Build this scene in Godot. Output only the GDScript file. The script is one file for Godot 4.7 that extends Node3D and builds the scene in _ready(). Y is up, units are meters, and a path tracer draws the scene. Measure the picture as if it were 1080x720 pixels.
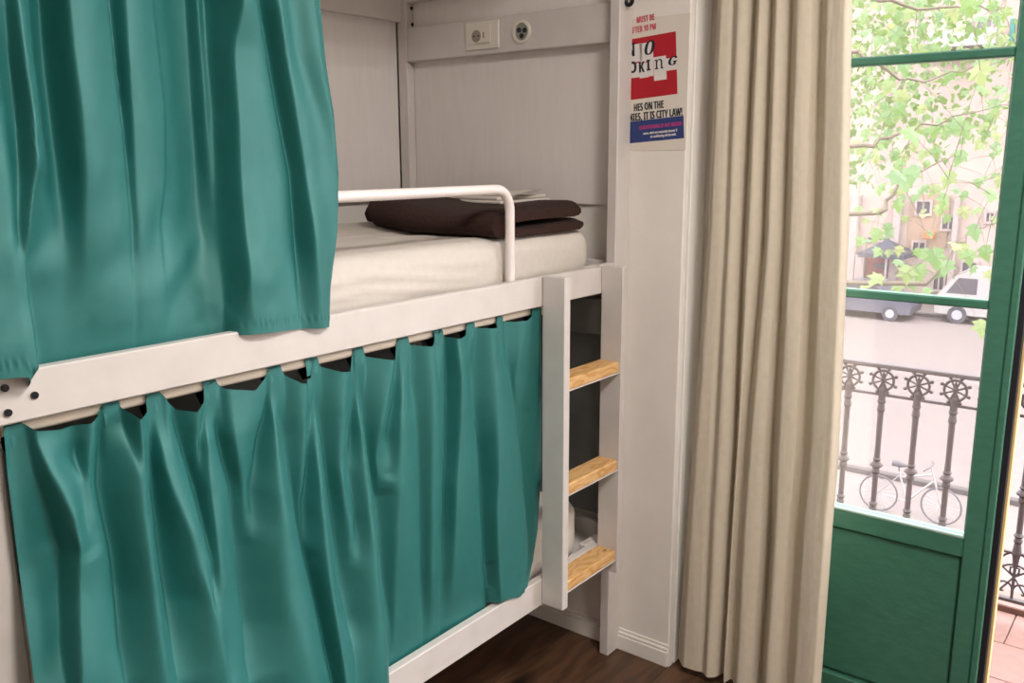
extends Node3D

# ---------------------------------------------------------------- camera model
const F_PX := 932.0
const EYE := Vector3(-2.35, 1.614, 1.40)
const STREET := -4.6
var c_right: Vector3
var c_up: Vector3
var c_fwd: Vector3
var M := {}                 # materials
var O := Vector3.ZERO       # origin of the thing that is being built
var used := {}
var rng := RandomNumberGenerator.new()

func camera_axes() -> void:
	var yaw := deg_to_rad(38.24)
	var p := deg_to_rad(11.68)
	var r := deg_to_rad(-0.26)
	c_fwd = Vector3(cos(p) * cos(yaw), -sin(p), -cos(p) * sin(yaw))
	var rt := c_fwd.cross(Vector3.UP).normalized()
	var u := rt.cross(c_fwd)
	c_right = rt * cos(r) + u * sin(r)
	c_up = -rt * sin(r) + u * cos(r)

func ray(px: float, py: float) -> Vector3:
	return c_right * ((px - 540.0) / F_PX) - c_up * ((py - 360.0) / F_PX) + c_fwd
func on_x(px: float, py: float, x: float) -> Vector3:
	var d := ray(px, py)
	return EYE + d * ((x - EYE.x) / d.x)
func on_y(px: float, py: float, y: float) -> Vector3:
	var d := ray(px, py)
	return EYE + d * ((y - EYE.y) / d.y)
func on_z(px: float, py: float, z: float) -> Vector3:
	var d := ray(px, py)
	return EYE + d * ((z - EYE.z) / d.z)

# ---------------------------------------------------------------- node helpers
func numbered(called: String) -> String:
	if not used.has(called):
		used[called] = 0
		return called
	used[called] += 1
	return "%s_%03d" % [called, used[called]]

func tag(o: Node, label: String, category := "", group := "", kind := "") -> Node:
	if label != "": o.set_meta("label", label)
	if category != "": o.set_meta("category", category)
	if group != "": o.set_meta("group", group)
	if kind != "": o.set_meta("kind", kind)
	return o

func thing(called: String, label: String, category: String, at: Vector3, group := "", kind := "") -> Node3D:
	var o := Node3D.new()
	o.name = numbered(called)
	add_child(o)
	o.position = at
	O = at
	tag(o, label, category, group, kind)
	return o

func part(called: String, mesh: Mesh, mat: Material, parent: Node, at := Vector3.ZERO) -> MeshInstance3D:
	var o := MeshInstance3D.new()
	o.name = numbered(called) if parent == self else called
	o.mesh = mesh
	o.material_override = mat
	o.cast_shadow = GeometryInstance3D.SHADOW_CASTING_SETTING_ON
	parent.add_child(o, true)
	o.position = at
	return o

func start() -> SurfaceTool:
	var st := SurfaceTool.new()
	st.begin(Mesh.PRIMITIVE_TRIANGLES)
	return st

func done(st: SurfaceTool, called: String, mat: Material, parent: Node) -> MeshInstance3D:
	return part(called, st.commit(), mat, parent)

func tri(st: SurfaceTool, a: Vector3, b: Vector3, c: Vector3, n: Vector3) -> void:
	# front faces run clockwise: turn the triangle if it looks away from n
	var g := (b - a).cross(c - a)
	var pts := [a, c, b] if g.dot(n) > 0.0 else [a, b, c]
	for p in pts:
		st.set_normal(n)
		st.add_vertex(p - O)

func quad(st: SurfaceTool, a: Vector3, b: Vector3, c: Vector3, d: Vector3, n: Vector3) -> void:
	tri(st, a, b, c, n)
	tri(st, a, c, d, n)

# box with chamfered edges, between two corners (world coordinates)
func bx(st: SurfaceTool, lo: Vector3, hi: Vector3, ch := 0.003) -> void:
	var c := (lo + hi) * 0.5
	var h := (hi - lo) * 0.5
	ch = minf(ch, minf(h.x, minf(h.y, h.z)) * 0.6)
	var ax := [Vector3.RIGHT, Vector3.UP, Vector3.BACK]
	for i in 3:
		var j := (i + 1) % 3
		var k := (i + 2) % 3
		for s in [-1.0, 1.0]:
			var n: Vector3 = ax[i] * s
			var f: Vector3 = c + n * h[i]
			var u: Vector3 = ax[j] * (h[j] - ch)
			var v: Vector3 = ax[k] * (h[k] - ch)
			quad(st, f - u - v, f + u - v, f + u + v, f - u + v, n)
			if ch > 0.0002:
				for s2 in [-1.0, 1.0]:
					var n2: Vector3 = ax[j] * s2
					var e1: Vector3 = c + n * h[i] + n2 * (h[j] - ch)
					var e2: Vector3 = c + n * (h[i] - ch) + n2 * h[j]
					quad(st, e1 - v, e1 + v, e2 + v, e2 - v, (n + n2).normalized())
	if ch > 0.0002:
		for sx in [-1.0, 1.0]:
			for sy in [-1.0, 1.0]:
				for sz in [-1.0, 1.0]:
					var q := Vector3(sx, sy, sz)
					var p := c + Vector3(sx * h.x, sy * h.y, sz * h.z)
					tri(st, p - Vector3(0, sy * ch, sz * ch), p - Vector3(sx * ch, 0, sz * ch), p - Vector3(sx * ch, sy * ch, 0), q.normalized())

func box(called: String, lo: Vector3, hi: Vector3, mat: Material, parent: Node, ch := 0.003) -> MeshInstance3D:
	var st := start()
	bx(st, lo, hi, ch)
	return done(st, called, mat, parent)

# tube along a list of points, radius per point or one for all
func tube(st: SurfaceTool, pts: Array, radius, sides := 10, caps := true) -> void:
	var n := pts.size()
	var rings := []
	var nor := []
	var side := Vector3.ZERO
	for i in n:
		var t: Vector3 = (pts[mini(i + 1, n - 1)] - pts[maxi(i - 1, 0)]).normalized()
		if side == Vector3.ZERO:
			side = t.cross(Vector3.UP if absf(t.y) < 0.9 else Vector3.RIGHT).normalized()
		side = (side - t * side.dot(t)).normalized()
		var other := t.cross(side)
		var r: float = radius[i] if radius is Array else radius
		var ring := []
		var ns := []
		for k in sides:
			var a := TAU * k / sides
			var d := side * cos(a) + other * sin(a)
			ns.append(d)
			ring.append(pts[i] + d * r)
		rings.append(ring)
		nor.append(ns)
	for i in n - 1:
		for k in sides:
			var k2 := (k + 1) % sides
			smooth_quad(st, rings[i][k], rings[i][k2], rings[i + 1][k2], rings[i + 1][k], nor[i][k], nor[i][k2], nor[i + 1][k2], nor[i + 1][k])
	if caps:
		for e in [0, n - 1]:
			var dirn: Vector3 = (pts[0] - pts[1]).normalized() if e == 0 else (pts[n - 1] - pts[n - 2]).normalized()
			for k in sides:
				tri(st, pts[e], rings[e][k], rings[e][(k + 1) % sides], dirn)

func smooth_quad(st: SurfaceTool, a, b, c, d, na, nb, nc, nd) -> void:
	smooth_tri(st, a, b, c, na, nb, nc)
	smooth_tri(st, a, c, d, na, nc, nd)

func smooth_tri(st: SurfaceTool, a: Vector3, b: Vector3, c: Vector3, na: Vector3, nb: Vector3, nc: Vector3) -> void:
	var g := (b - a).cross(c - a)
	if g.dot(na + nb + nc) > 0.0:
		for p in [[a, na], [c, nc], [b, nb]]:
			st.set_normal(p[1]); st.add_vertex(p[0] - O)
	else:
		for p in [[a, na], [b, nb], [c, nc]]:
			st.set_normal(p[1]); st.add_vertex(p[0] - O)

# lathe about a vertical axis at "at": profile of [radius, y]
func lathe(st: SurfaceTool, at: Vector3, profile: Array, sides := 12) -> void:
	for i in profile.size() - 1:
		var r0: float = profile[i][0]
		var r1: float = profile[i + 1][0]
		var y0: float = profile[i][1]
		var y1: float = profile[i + 1][1]
		var sl := Vector2(y1 - y0, -(r1 - r0)).normalized()
		if sl.x < 0.0: sl = -sl
		for k in sides:
			var a0 := TAU * k / sides
			var a1 := TAU * (k + 1) / sides
			var d0 := Vector3(cos(a0), 0, sin(a0))
			var d1 := Vector3(cos(a1), 0, sin(a1))
			var n0 := d0 * sl.x + Vector3.UP * sl.y
			var n1 := d1 * sl.x + Vector3.UP * sl.y
			smooth_quad(st, at + d0 * r0 + Vector3.UP * y0, at + d1 * r0 + Vector3.UP * y0, at + d1 * r1 + Vector3.UP * y1, at + d0 * r1 + Vector3.UP * y1, n0, n1, n1, n0)

# disc or short drum about any axis
func drum(st: SurfaceTool, a: Vector3, b: Vector3, r: float, sides := 16) -> void:
	tube(st, [a, b], r, sides, true)

# grid surface of rows x columns of points, with smooth normals; flip turns it round
func sheet(called: String, pts: Array, mat: Material, parent: Node, toward: Vector3, uv_scale := 1.0) -> MeshInstance3D:
	var rows := pts.size()
	var cols: int = pts[0].size()
	var v := PackedVector3Array()
	var nn := PackedVector3Array()
	var uv := PackedVector2Array()
	var idx := PackedInt32Array()
	v.resize(rows * cols); nn.resize(rows * cols); uv.resize(rows * cols)
	for i in rows:
		var up: PackedVector3Array = pts[maxi(i - 1, 0)]
		var dn: PackedVector3Array = pts[mini(i + 1, rows - 1)]
		var row: PackedVector3Array = pts[i]
		for j in cols:
			var n := (row[mini(j + 1, cols - 1)] - row[maxi(j - 1, 0)]).cross(dn[j] - up[j])
			if n.dot(toward) < 0.0: n = -n
			v[i * cols + j] = row[j] - O
			nn[i * cols + j] = n.normalized()
			uv[i * cols + j] = Vector2(j, i) * uv_scale
	var e := 0
	for i in rows - 1:
		for j in cols - 1:
			var a := i * cols + j
			var b := a + 1
			var c := a + cols + 1
			var d := a + cols
			if e == 0:
				e = 1 if (v[b] - v[a]).cross(v[c] - v[a]).dot(nn[a]) > 0.0 else -1
			if e > 0: idx.append_array([a, c, b, a, d, c])
			else: idx.append_array([a, b, c, a, c, d])
	var arr := []
	arr.resize(Mesh.ARRAY_MAX)
	arr[Mesh.ARRAY_VERTEX] = v
	arr[Mesh.ARRAY_NORMAL] = nn
	arr[Mesh.ARRAY_TEX_UV] = uv
	arr[Mesh.ARRAY_INDEX] = idx
	var m := ArrayMesh.new()
	m.add_surface_from_arrays(Mesh.PRIMITIVE_TRIANGLES, arr)
	return part(called, m, mat, parent)

# ---------------------------------------------------------------- materials
func rgb(r: float, g: float, b: float) -> Color:
	return Color(r / 255.0, g / 255.0, b / 255.0)

func plain(col: Color, rough := 0.6, metal := 0.0) -> StandardMaterial3D:
	var m := StandardMaterial3D.new()
	m.albedo_color = col
	m.roughness = rough
	m.metallic = metal
	return m

func noise_image(w: int, h: int, noise_seed: int, fx: float, fy: float, lo: Color, hi: Color, oct := 4, power := 1.0) -> Image:
	var n := FastNoiseLite.new()
	n.seed = noise_seed
	n.frequency = 1.0
	n.fractal_octaves = oct
	var im := Image.create(w, h, false, Image.FORMAT_RGB8)
	for y in h:
		for x in w:
			# wraps round at the edges
			var u := float(x) / w
			var v := float(y) / h
			var k := n.get_noise_3d(cos(u * TAU) * fx / TAU, sin(u * TAU) * fx / TAU, v * fy)
			var k2 := n.get_noise_3d(cos(u * TAU) * fx / TAU, sin(u * TAU) * fx / TAU, (v - 1.0) * fy)
			k = lerpf(k, k2, smoothstep(0.8, 1.0, v))
			im.set_pixel(x, y, lo.lerp(hi, pow(clampf(0.5 + k * 0.8, 0.0, 1.0), power)))
	return im

func wood_image(w: int, h: int, noise_seed: int, pale: Color, dark: Color, knots: Array, rings := 9.0) -> Image:
	var n := FastNoiseLite.new()
	n.seed = noise_seed
	n.frequency = 1.0
	n.fractal_octaves = 3
	var im := Image.create(w, h, false, Image.FORMAT_RGB8)
	for y in h:
		for x in w:
			var u := float(x) / w
			var v := float(y) / h
			var bend := n.get_noise_2d(u * 2.5, v * 1.5) * 0.35
			var core := 0.0
			for k in knots:
				var d: float = Vector2((u - k.x) * 2.2, (v - k.y)).length() / k.z
				bend += exp(-d * d * 0.35) * 0.22
				core = maxf(core, exp(-d * d * 2.5))
			var g := 0.5 + 0.5 * sin((v + bend) * TAU * rings)
			g = pow(g, 1.6) * 0.6 + 0.4 * clampf(0.5 + n.get_noise_2d(u * 9.0, v * 70.0), 0.0, 1.0)
			var col := pale.lerp(dark, g * 0.75)
			im.set_pixel(x, y, col.lerp(dark.darkened(0.55), core))
	return im

func textured(im: Image, scale: Vector3, rough := 0.6, world := false) -> StandardMaterial3D:
	var m := StandardMaterial3D.new()
	m.albedo_texture = ImageTexture.create_from_image(im)
	m.roughness = rough
	m.uv1_triplanar = true
	m.uv1_world_triplanar = world
	m.uv1_scale = scale
	return m

func bump(m: StandardMaterial3D, im: Image, strength: float) -> void:
	var b := im.duplicate() as Image
	b.convert(Image.FORMAT_RGBA8)
	b.bump_map_to_normal_map(strength)
	m.normal_enabled = true
	m.normal_texture = ImageTexture.create_from_image(b)
	m.normal_scale = 1.0

func make_materials() -> void:
	var grain := noise_image(256, 256, 3, 40.0, 40.0, Color(0.35, 0.35, 0.35), Color(0.75, 0.75, 0.75), 4)
	var weave0 := noise_image(256, 256, 22, 90.0, 90.0, Color(0.4, 0.4, 0.4), Color(0.65, 0.65, 0.65), 2)
	M.wall = textured(noise_image(256, 256, 5, 6.0, 6.0, rgb(234, 229, 222), rgb(240, 235, 228), 5), Vector3.ONE * 0.9, 0.8)
	bump(M.wall, grain, 0.12)
	M.panel = textured(noise_image(128, 256, 8, 30.0, 4.0, rgb(229, 222, 218), rgb(234, 228, 224), 3), Vector3.ONE * 1.2, 0.6)
	M.white = textured(noise_image(256, 256, 9, 8.0, 8.0, rgb(209, 203, 198), rgb(216, 210, 205), 4), Vector3.ONE * 1.5, 0.45)
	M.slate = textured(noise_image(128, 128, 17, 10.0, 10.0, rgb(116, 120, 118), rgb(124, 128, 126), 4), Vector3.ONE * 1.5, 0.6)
	M.ceiling = plain(rgb(243, 240, 234), 0.85)
	M.rod = plain(rgb(226, 214, 196), 0.4)
	M.black = plain(rgb(16, 16, 22), 0.35)
	M.dark_gap = plain(rgb(22, 20, 30), 0.6)
	M.tube = plain(rgb(236, 228, 224), 0.3)
	M.plastic = plain(rgb(226, 220, 208), 0.35)
	M.chrome = plain(rgb(168, 176, 166), 0.25, 0.8)
	M.lens = plain(rgb(40, 40, 52), 0.15)
	M.sheet = textured(noise_image(256, 256, 12, 20.0, 20.0, rgb(208, 201, 191), rgb(214, 207, 198), 4), Vector3.ONE * 2.0, 0.9)
	bump(M.sheet, weave0, 0.5)
	# bunk curtains: teal cotton
	var weave := noise_image(256, 256, 21, 90.0, 90.0, Color(0.4, 0.4, 0.4), Color(0.65, 0.65, 0.65), 2)
	M.teal = textured(noise_image(256, 256, 20, 14.0, 10.0, rgb(16, 110, 107), rgb(23, 117, 113), 5), Vector3.ONE * 2.4, 0.6)
	M.teal.metallic = 0.2
	M.teal.metallic_specular = 0.8
	bump(M.teal, weave, 0.25)
	M.teal.backlight_enabled = true
	M.teal.backlight = Color(0.02, 0.09, 0.08)
	# balcony curtain: thick beige cloth
	M.beige = textured(noise_image(256, 256, 24, 24.0, 14.0, rgb(206, 195, 175), rgb(214, 204, 185), 4), Vector3.ONE * 2.2, 0.9)
	bump(M.beige, weave, 0.8)
	M.beige.backlight_enabled = true
	M.beige.backlight = Color(0.14, 0.125, 0.105)
	# blanket: dark brown fleece
	var nap := noise_image(256, 256, 31, 60.0, 60.0, rgb(32, 18, 13), rgb(76, 42, 32), 4, 1.3)
	M.fleece = textured(nap, Vector3.ONE * 3.0, 1.0)
	bump(M.fleece, nap, 3.0)
	# wood
	M.pine = []
	for k in 3:
		var kn: Array = [[Vector3(0.42, 0.45, 0.10)], [Vector3(0.36, 0.62, 0.08)], [Vector3(0.75, 0.2, 0.05)]][k]
		M.pine.append(textured(wood_image(256, 128, 40 + k, rgb(234, 196, 140), rgb(196, 134, 66), kn, 4.0), Vector3(2.2, 8.0, 8.0), 0.5))
	M.plank = []
	for k in 4:
		var kn: Array = [[Vector3(0.3, 0.5, 0.12)], [Vector3(0.7, 0.3, 0.16), Vector3(0.2, 0.7, 0.07)], [], [Vector3(0.55, 0.6, 0.1)]][k]
		var im := wood_image(512, 128, 50 + k, rgb(112, 80, 56).darkened(0.05 * k), rgb(58, 38, 26), kn, 3.0)
		M.plank.append(textured(im, Vector3(0.8, 5.0, 5.0), 0.45))
	# balcony door: dark green gloss paint
	var paint := noise_image(256, 256, 61, 10.0, 30.0, rgb(58, 112, 92), rgb(68, 122, 100), 4)
	M.green = textured(paint, Vector3.ONE * 1.5, 0.4)
	bump(M.green, grain, 0.4)
	M.bare_edge = plain(rgb(216, 186, 132), 0.7)
	M.bead = plain(rgb(150, 178, 166), 0.3)
	var g := StandardMaterial3D.new()
	g.transparency = BaseMaterial3D.TRANSPARENCY_ALPHA
	g.albedo_color = Color(1.0, 0.97, 0.97, 0.05)
	g.roughness = 0.02
	M.glass = g
	M.iron = textured(noise_image(128, 128, 66, 30.0, 30.0, rgb(62, 52, 53), rgb(80, 68, 69), 4), Vector3.ONE * 4.0, 0.6)
	M.tile = []
	for k in 3:
		M.tile.append(textured(noise_image(128, 128, 70 + k, 12.0, 12.0, rgb(112 + k * 5, 78 + k * 4, 68 + k * 4), rgb(126, 92, 82), 4), Vector3.ONE * 2.0, 0.6))
	M.grout = plain(rgb(122, 100, 92), 0.9)
	# poster
	M.paper = plain(rgb(226, 218, 206), 0.7)
	M.poster_red = plain(rgb(182, 22, 40), 0.6)
	M.poster_blue = plain(rgb(44, 62, 120), 0.6)
	M.ink = plain(rgb(22, 30, 44), 0.6)
	M.poster_pink = plain(rgb(206, 92, 104), 0.6)
	M.poster_magenta = plain(rgb(190, 64, 136), 0.6)
	M.poster_white = plain(rgb(228, 222, 218), 0.6)
	# street
	M.asphalt = textured(noise_image(256, 256, 80, 20.0, 20.0, rgb(93, 84, 82), rgb(101, 92, 89), 5), Vector3.ONE * 0.15, 0.9)
	M.kerb = plain(rgb(66, 60, 60), 0.9)
	M.stucco = textured(noise_image(256, 256, 82, 10.0, 10.0, rgb(132, 117, 111), rgb(142, 127, 120), 5), Vector3.ONE * 0.1, 0.9)
	M.stone = textured(noise_image(128, 128, 83, 10.0, 10.0, rgb(124, 114, 111), rgb(133, 122, 119), 4), Vector3.ONE * 0.3, 0.9)
	M.ochre = plain(rgb(122, 103, 88), 0.9)
	M.window = plain(rgb(64, 60, 66), 0.15)
	M.awning = plain(rgb(46, 46, 58), 0.8)
	M.shop_red = plain(rgb(92, 44, 46), 0.7)
	M.orange = plain(rgb(150, 86, 46), 0.6)
	M.turquoise = plain(rgb(18, 96, 88), 0.6)
	M.body_white = plain(rgb(128, 124, 124), 0.3)
	M.tyre = plain(rgb(50, 48, 54), 0.8)
	M.steel = plain(rgb(150, 150, 156), 0.35, 0.6)
	M.bark = textured(noise_image(128, 128, 90, 8.0, 20.0, rgb(74, 66, 54), rgb(96, 86, 70), 4), Vector3.ONE * 2.0, 0.9)
	M.leaf = []
	for c in [rgb(48, 78, 32), rgb(58, 84, 36), rgb(74, 86, 42), rgb(40, 72, 29), rgb(84, 88, 44)]:
		var lm := plain(c, 0.55)
		lm.backlight_enabled = true
		lm.backlight = Color(0.4, 0.5, 0.22)
		M.leaf.append(lm)

# ---------------------------------------------------------------- cloth from traced fold lines
# A fold line is a list of [px, py, height (cm)] traced down the photograph; an edge line also has [.., drop (cm)]:
# the cloth falls away by that much just behind the fold. The plane (z for the bunks, x for the balcony) gives each point its place.
func fold_line(list: Array, pts: Array, along_x: bool, full: bool, gain: float, dpx := 0.0, use_drop := false) -> void:
	var ln := {"y": [], "s": [], "d": [], "full": full}
	for p in pts:
		var h: float = p[2]
		if use_drop: h -= p[3]
		h *= gain
		var w: Vector3
		if along_x:
			w = on_z(p[0] + dpx, p[1], h * 0.01)
			ln.s.append(w.x)
		else:
			w = on_x(p[0] + dpx, p[1], -h * 0.01)
			ln.s.append(w.z)
		ln.y.append(w.y)
		ln.d.append(h * 0.01)
	list.append(ln)

func read_lines(spec: Array, along_x: bool, gain: float, gain_right := 0.0) -> Array:
	var out := []
	for e in spec:
		var kind: String = e[0]
		var pts: Array = e.slice(1)
		var keep := kind.ends_with("*")
		kind = kind.trim_suffix("*")
		var full := kind == kind.to_upper()
		var k := gain_right if gain_right > 0.0 and pts[0][0] > 412 else gain
		fold_line(out, pts, along_x, full, k)
		out[-1]["keep"] = keep
		if kind.to_lower() == "e":
			var deepest := 0.0
			for p in pts: deepest = maxf(deepest, p[3])
			fold_line(out, pts, along_x, full, k, 1.5 if deepest < 2.0 else -1.5, true)
			out[-1]["keep"] = keep
	return out

func at_line(ln: Dictionary, y: float, fade: float) -> Array:
	var n: int = ln.y.size()
	if y >= ln.y[0]:
		var w := 1.0 if ln.full else smoothstep(fade, 0.0, y - ln.y[0])
		return [ln.s[0], ln.d[0], w]
	if y <= ln.y[n - 1]:
		var w := 1.0 if ln.full else smoothstep(fade, 0.0, ln.y[n - 1] - y) * (1.0 if ln.keep else 0.75)
		return [ln.s[n - 1], ln.d[n - 1], w]
	for i in n - 1:
		if y <= ln.y[i] and y >= ln.y[i + 1]:
			var t: float = (ln.y[i] - y) / maxf(ln.y[i] - ln.y[i + 1], 1e-5)
			var w := 1.0
			if not ln.full and not ln.keep:
				w = 1.0 - 0.25 * smoothstep(0.6, 1.0, (ln.y[0] - y) / (ln.y[0] - ln.y[n - 1]))
			return [lerpf(ln.s[i], ln.s[i + 1], t), lerpf(ln.d[i], ln.d[i + 1], t), w]
	return [ln.s[0], ln.d[0], 0.0]

# heights on a grid: rows from y1 down to y0, columns from s0 to s1. The traced lines keep their order along the cloth:
# where two folds come too close for their heights, the heights give way. org and dist: where the lines were sighted from.
func fold_field(lines: Array, s0: float, s1: float, ds: float, y0: float, y1: float, dy: float, fade: float, org: float, dist: float) -> Dictionary:
	var cols := int((s1 - s0) / ds) + 1
	var rows := int((y1 - y0) / dy) + 1
	var sign_k := 1.0 if org < s0 else -1.0
	var g := []
	for r in rows:
		var y := y1 - r * dy
		var a := []      # [place on the plane, height, weight]
		for ln in lines:
			var q := at_line(ln, y, fade)
			if q[2] > 0.0:
				a.append([org + (q[0] - org) * dist / (dist - q[1]), q[1], q[2]])
		var n := a.size()
		# fading lines rest on their neighbours that do not fade
		for i in n:
			if a[i][2] < 1.0:
				var l := i - 1
				while l >= 0 and a[l][2] < 1.0: l -= 1
				var h := i + 1
				while h < n and a[h][2] < 1.0: h += 1
				var v: float
				if l < 0: v = a[h][1]
				elif h >= n: v = a[l][1]
				else: v = lerpf(a[l][1], a[h][1], clampf((a[i][0] - a[l][0]) / maxf(a[h][0] - a[l][0], 1e-4), 0.0, 1.0))
				a[i][1] = lerpf(v, a[i][1], a[i][2])
		for i in range(1, n):
			a[i][0] = maxf(a[i][0], a[i - 1][0] + 0.0012)
		for pass_no in 12:
			for i in n - 1:
				var gap: float = a[i + 1][0] - a[i][0]
				var k: float = absf((a[i][0] + a[i + 1][0]) * 0.5 - org) / dist
				var dh: float = (a[i + 1][1] - a[i][1]) * sign_k
				var most := maxf(gap * 0.82 - 0.0005, 0.0) / k
				if dh > most:
					var e := (dh - most) * 0.5 * sign_k
					a[i + 1][1] -= e
					a[i][1] += e
		var xs := []
		var zs := []
		for q in a:
			var s: float = org + (q[0] - org) * (dist - q[1]) / dist
			if xs.size() > 0 and s - xs[-1] < 0.0008: s = xs[-1] + 0.0008
			xs.append(s); zs.append(q[1])
		var sl := []
		for i in n - 1: sl.append((zs[i + 1] - zs[i]) / (xs[i + 1] - xs[i]))
		var tg := []
		for i in n:
			if i == 0: tg.append(sl[0] * 0.5)
			elif i == n - 1: tg.append(sl[n - 2] * 0.5)
			elif sl[i - 1] * sl[i] <= 0.0: tg.append(0.0)
			else:
				var hm: float = 2.0 * sl[i - 1] * sl[i] / (sl[i - 1] + sl[i])
				tg.append(hm)
		var row := PackedFloat32Array()
		row.resize(cols)
		var k := 0
		for c in cols:
			var s := s0 + c * ds
			while k < n - 2 and s > xs[k + 1]: k += 1
			if s <= xs[0]: row[c] = zs[0]
			elif s >= xs[n - 1]: row[c] = zs[n - 1]
			else:
				var h: float = xs[k + 1] - xs[k]
				var t: float = (s - xs[k]) / h
				var t2 := t * t
				var t3 := t2 * t
				row[c] = (2 * t3 - 3 * t2 + 1) * zs[k] + (t3 - 2 * t2 + t) * h * tg[k] + (-2 * t3 + 3 * t2) * zs[k + 1] + (t3 - t2) * h * tg[k + 1]
		g.append(row)
	return {"g": g, "s0": s0, "ds": ds, "y1": y1, "dy": dy, "rows": rows, "cols": cols}

func blur_field(f: Dictionary, rs: int, ry: int) -> void:
	var g: Array = f.g
	var rows: int = f.rows
	var cols: int = f.cols
	for r in rows:
		var row: PackedFloat32Array = g[r]
		var o := row.duplicate()
		for c in cols:
			var t := 0.0
			for k in range(-rs, rs + 1): t += row[clampi(c + k, 0, cols - 1)]
			o[c] = t / (2 * rs + 1)
		g[r] = o
	var out := []
	for r in rows:
		var o := PackedFloat32Array()
		o.resize(cols)
		var rr := []
		for k in range(-ry, ry + 1): rr.append(g[clampi(r + k, 0, rows - 1)])
		for c in cols:
			var t := 0.0
			for a in rr: t += a[c]
			o[c] = t / rr.size()
		out.append(o)
	f.g = out

func field_at(f: Dictionary, s: float, y: float) -> float:
	var u := clampf((s - f.s0) / f.ds, 0.0, f.cols - 1.001)
	var v := clampf((f.y1 - y) / f.dy, 0.0, f.rows - 1.001)
	var i := int(v)
	var j := int(u)
	var a: PackedFloat32Array = f.g[i]
	var b: PackedFloat32Array = f.g[i + 1]
	return lerpf(lerpf(a[j], a[j + 1], u - j), lerpf(b[j], b[j + 1], u - j), v - i)

func piecewise(xs: Array, vs: Array, x: float) -> float:
	if x <= xs[0]: return vs[0]
	for i in xs.size() - 1:
		if x <= xs[i + 1]:
			return lerpf(vs[i], vs[i + 1], (x - xs[i]) / maxf(xs[i + 1] - xs[i], 1e-5))
	return vs[-1]

# outline given as pixels with a height: returns [s list, y list], sorted along the cloth
func outline(pts: Array, along_x: bool, gain := 1.0) -> Array:
	var q := []
	for p in pts:
		var w := on_z(p[0], p[1], p[2] * gain * 0.01) if along_x else on_x(p[0], p[1], -p[2] * 0.01)
		q.append([w.x if along_x else w.z, w.y])
	q.sort_custom(func(a, b): return a[0] < b[0])
	var xs := []
	var ys := []
	for a in q:
		xs.append(a[0]); ys.append(a[1])
	return [xs, ys]

# ---------------------------------------------------------------- scene
func _ready() -> void:
	rng.seed = 7
	camera_axes()
	var cam := Camera3D.new()
	cam.name = "camera"
	add_child(cam)
	cam.transform = Transform3D(Basis(c_right, c_up, -c_fwd), EYE)
	cam.fov = rad_to_deg(2.0 * atan(360.0 / F_PX))
	cam.near = 0.05
	cam.far = 300.0
	cam.current = true

	var env := Environment.new()
	env.background_mode = Environment.BG_SKY
	var sky := Sky.new()
	var sm := ProceduralSkyMaterial.new()
	sm.sky_top_color = Color(0.93, 0.93, 0.95)
	sm.sky_horizon_color = Color(1.0, 0.97, 0.97)
	sm.ground_horizon_color = Color(0.30, 0.28, 0.27)
	sm.ground_bottom_color = Color(0.28, 0.26, 0.25)
	sm.sky_energy_multiplier = 1.0
	sm.ground_energy_multiplier = 1.0
	sky.sky_material = sm
	env.sky = sky
	env.background_energy_multiplier = 6.9
	env.ambient_light_source = Environment.AMBIENT_SOURCE_SKY
	env.tonemap_mode = Environment.TONE_MAPPER_LINEAR
	env.tonemap_exposure = 1.46
	env.sdfgi_enabled = true
	env.ssao_enabled = true
	env.ssil_enabled = true
	var we := WorldEnvironment.new()
	we.name = "world_environment"
	we.environment = env
	add_child(we)

	var sun := DirectionalLight3D.new()
	sun.name = "sun"
	add_child(sun)
	sun.look_at_from_position(Vector3(-3.0, 8.0, 4.0), Vector3.ZERO)
	sun.light_color = Color(1.0, 0.95, 0.9)
	sun.light_energy = 0.45
	sun.light_angular_distance = 0.5
	sun.shadow_enabled = true

	make_materials()
	build_ceiling_lamp()
	build_room()
	build_bed()
	build_ladder_and_fittings()
	build_bedding()
	build_upper_curtain()
	build_lower_curtain()
	build_door()
	build_door_curtain()
	build_poster()
	build_balcony()
	build_street()
	build_tree()

# ---------------------------------------------------------------- ceiling lamp (above and behind the camera)
const LAMP_AT := Vector3(-1.35, 2.9, 1.75)
const LAMP_POWER := 4.5

func build_ceiling_lamp() -> void:
	var t := thing("ceiling_lamp", "square white ceiling lamp with a frosted panel", "lamp", LAMP_AT)
	O = t.position
	box("housing", LAMP_AT + Vector3(-0.32, -0.05, -0.32), LAMP_AT + Vector3(0.32, -0.0005, 0.32), plain(rgb(230, 228, 224), 0.4), t, 0.004)
	var glow := plain(rgb(250, 244, 236), 0.5)
	glow.emission_enabled = true
	glow.emission = Color(1.0, 0.97, 0.95)
	glow.emission_energy_multiplier = 1.2
	box("lamp_panel", LAMP_AT + Vector3(-0.30, -0.056, -0.30), LAMP_AT + Vector3(0.30, -0.0505, 0.30), glow, t, 0.0)
	var a := AreaLight3D.new()
	a.name = "lamp_light"
	t.add_child(a)
	a.position = Vector3(0, -0.06, 0)
	a.rotation = Vector3(-PI / 2.0, 0, 0)
	a.area_size = Vector2(0.6, 0.6)
	a.light_color = Color(1.0, 0.97, 0.95)
	a.light_energy = LAMP_POWER
	a.area_range = 12.0
	a.area_attenuation = 2.0
	a.shadow_enabled = true

# ---------------------------------------------------------------- room
const OPEN_Z0 := 0.188
const OPEN_Z1 := 1.85
const OPEN_H := 2.56

func structure(called: String, label: String) -> Node3D:
	return thing(called, label, "", Vector3.ZERO, "", "structure")

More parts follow.
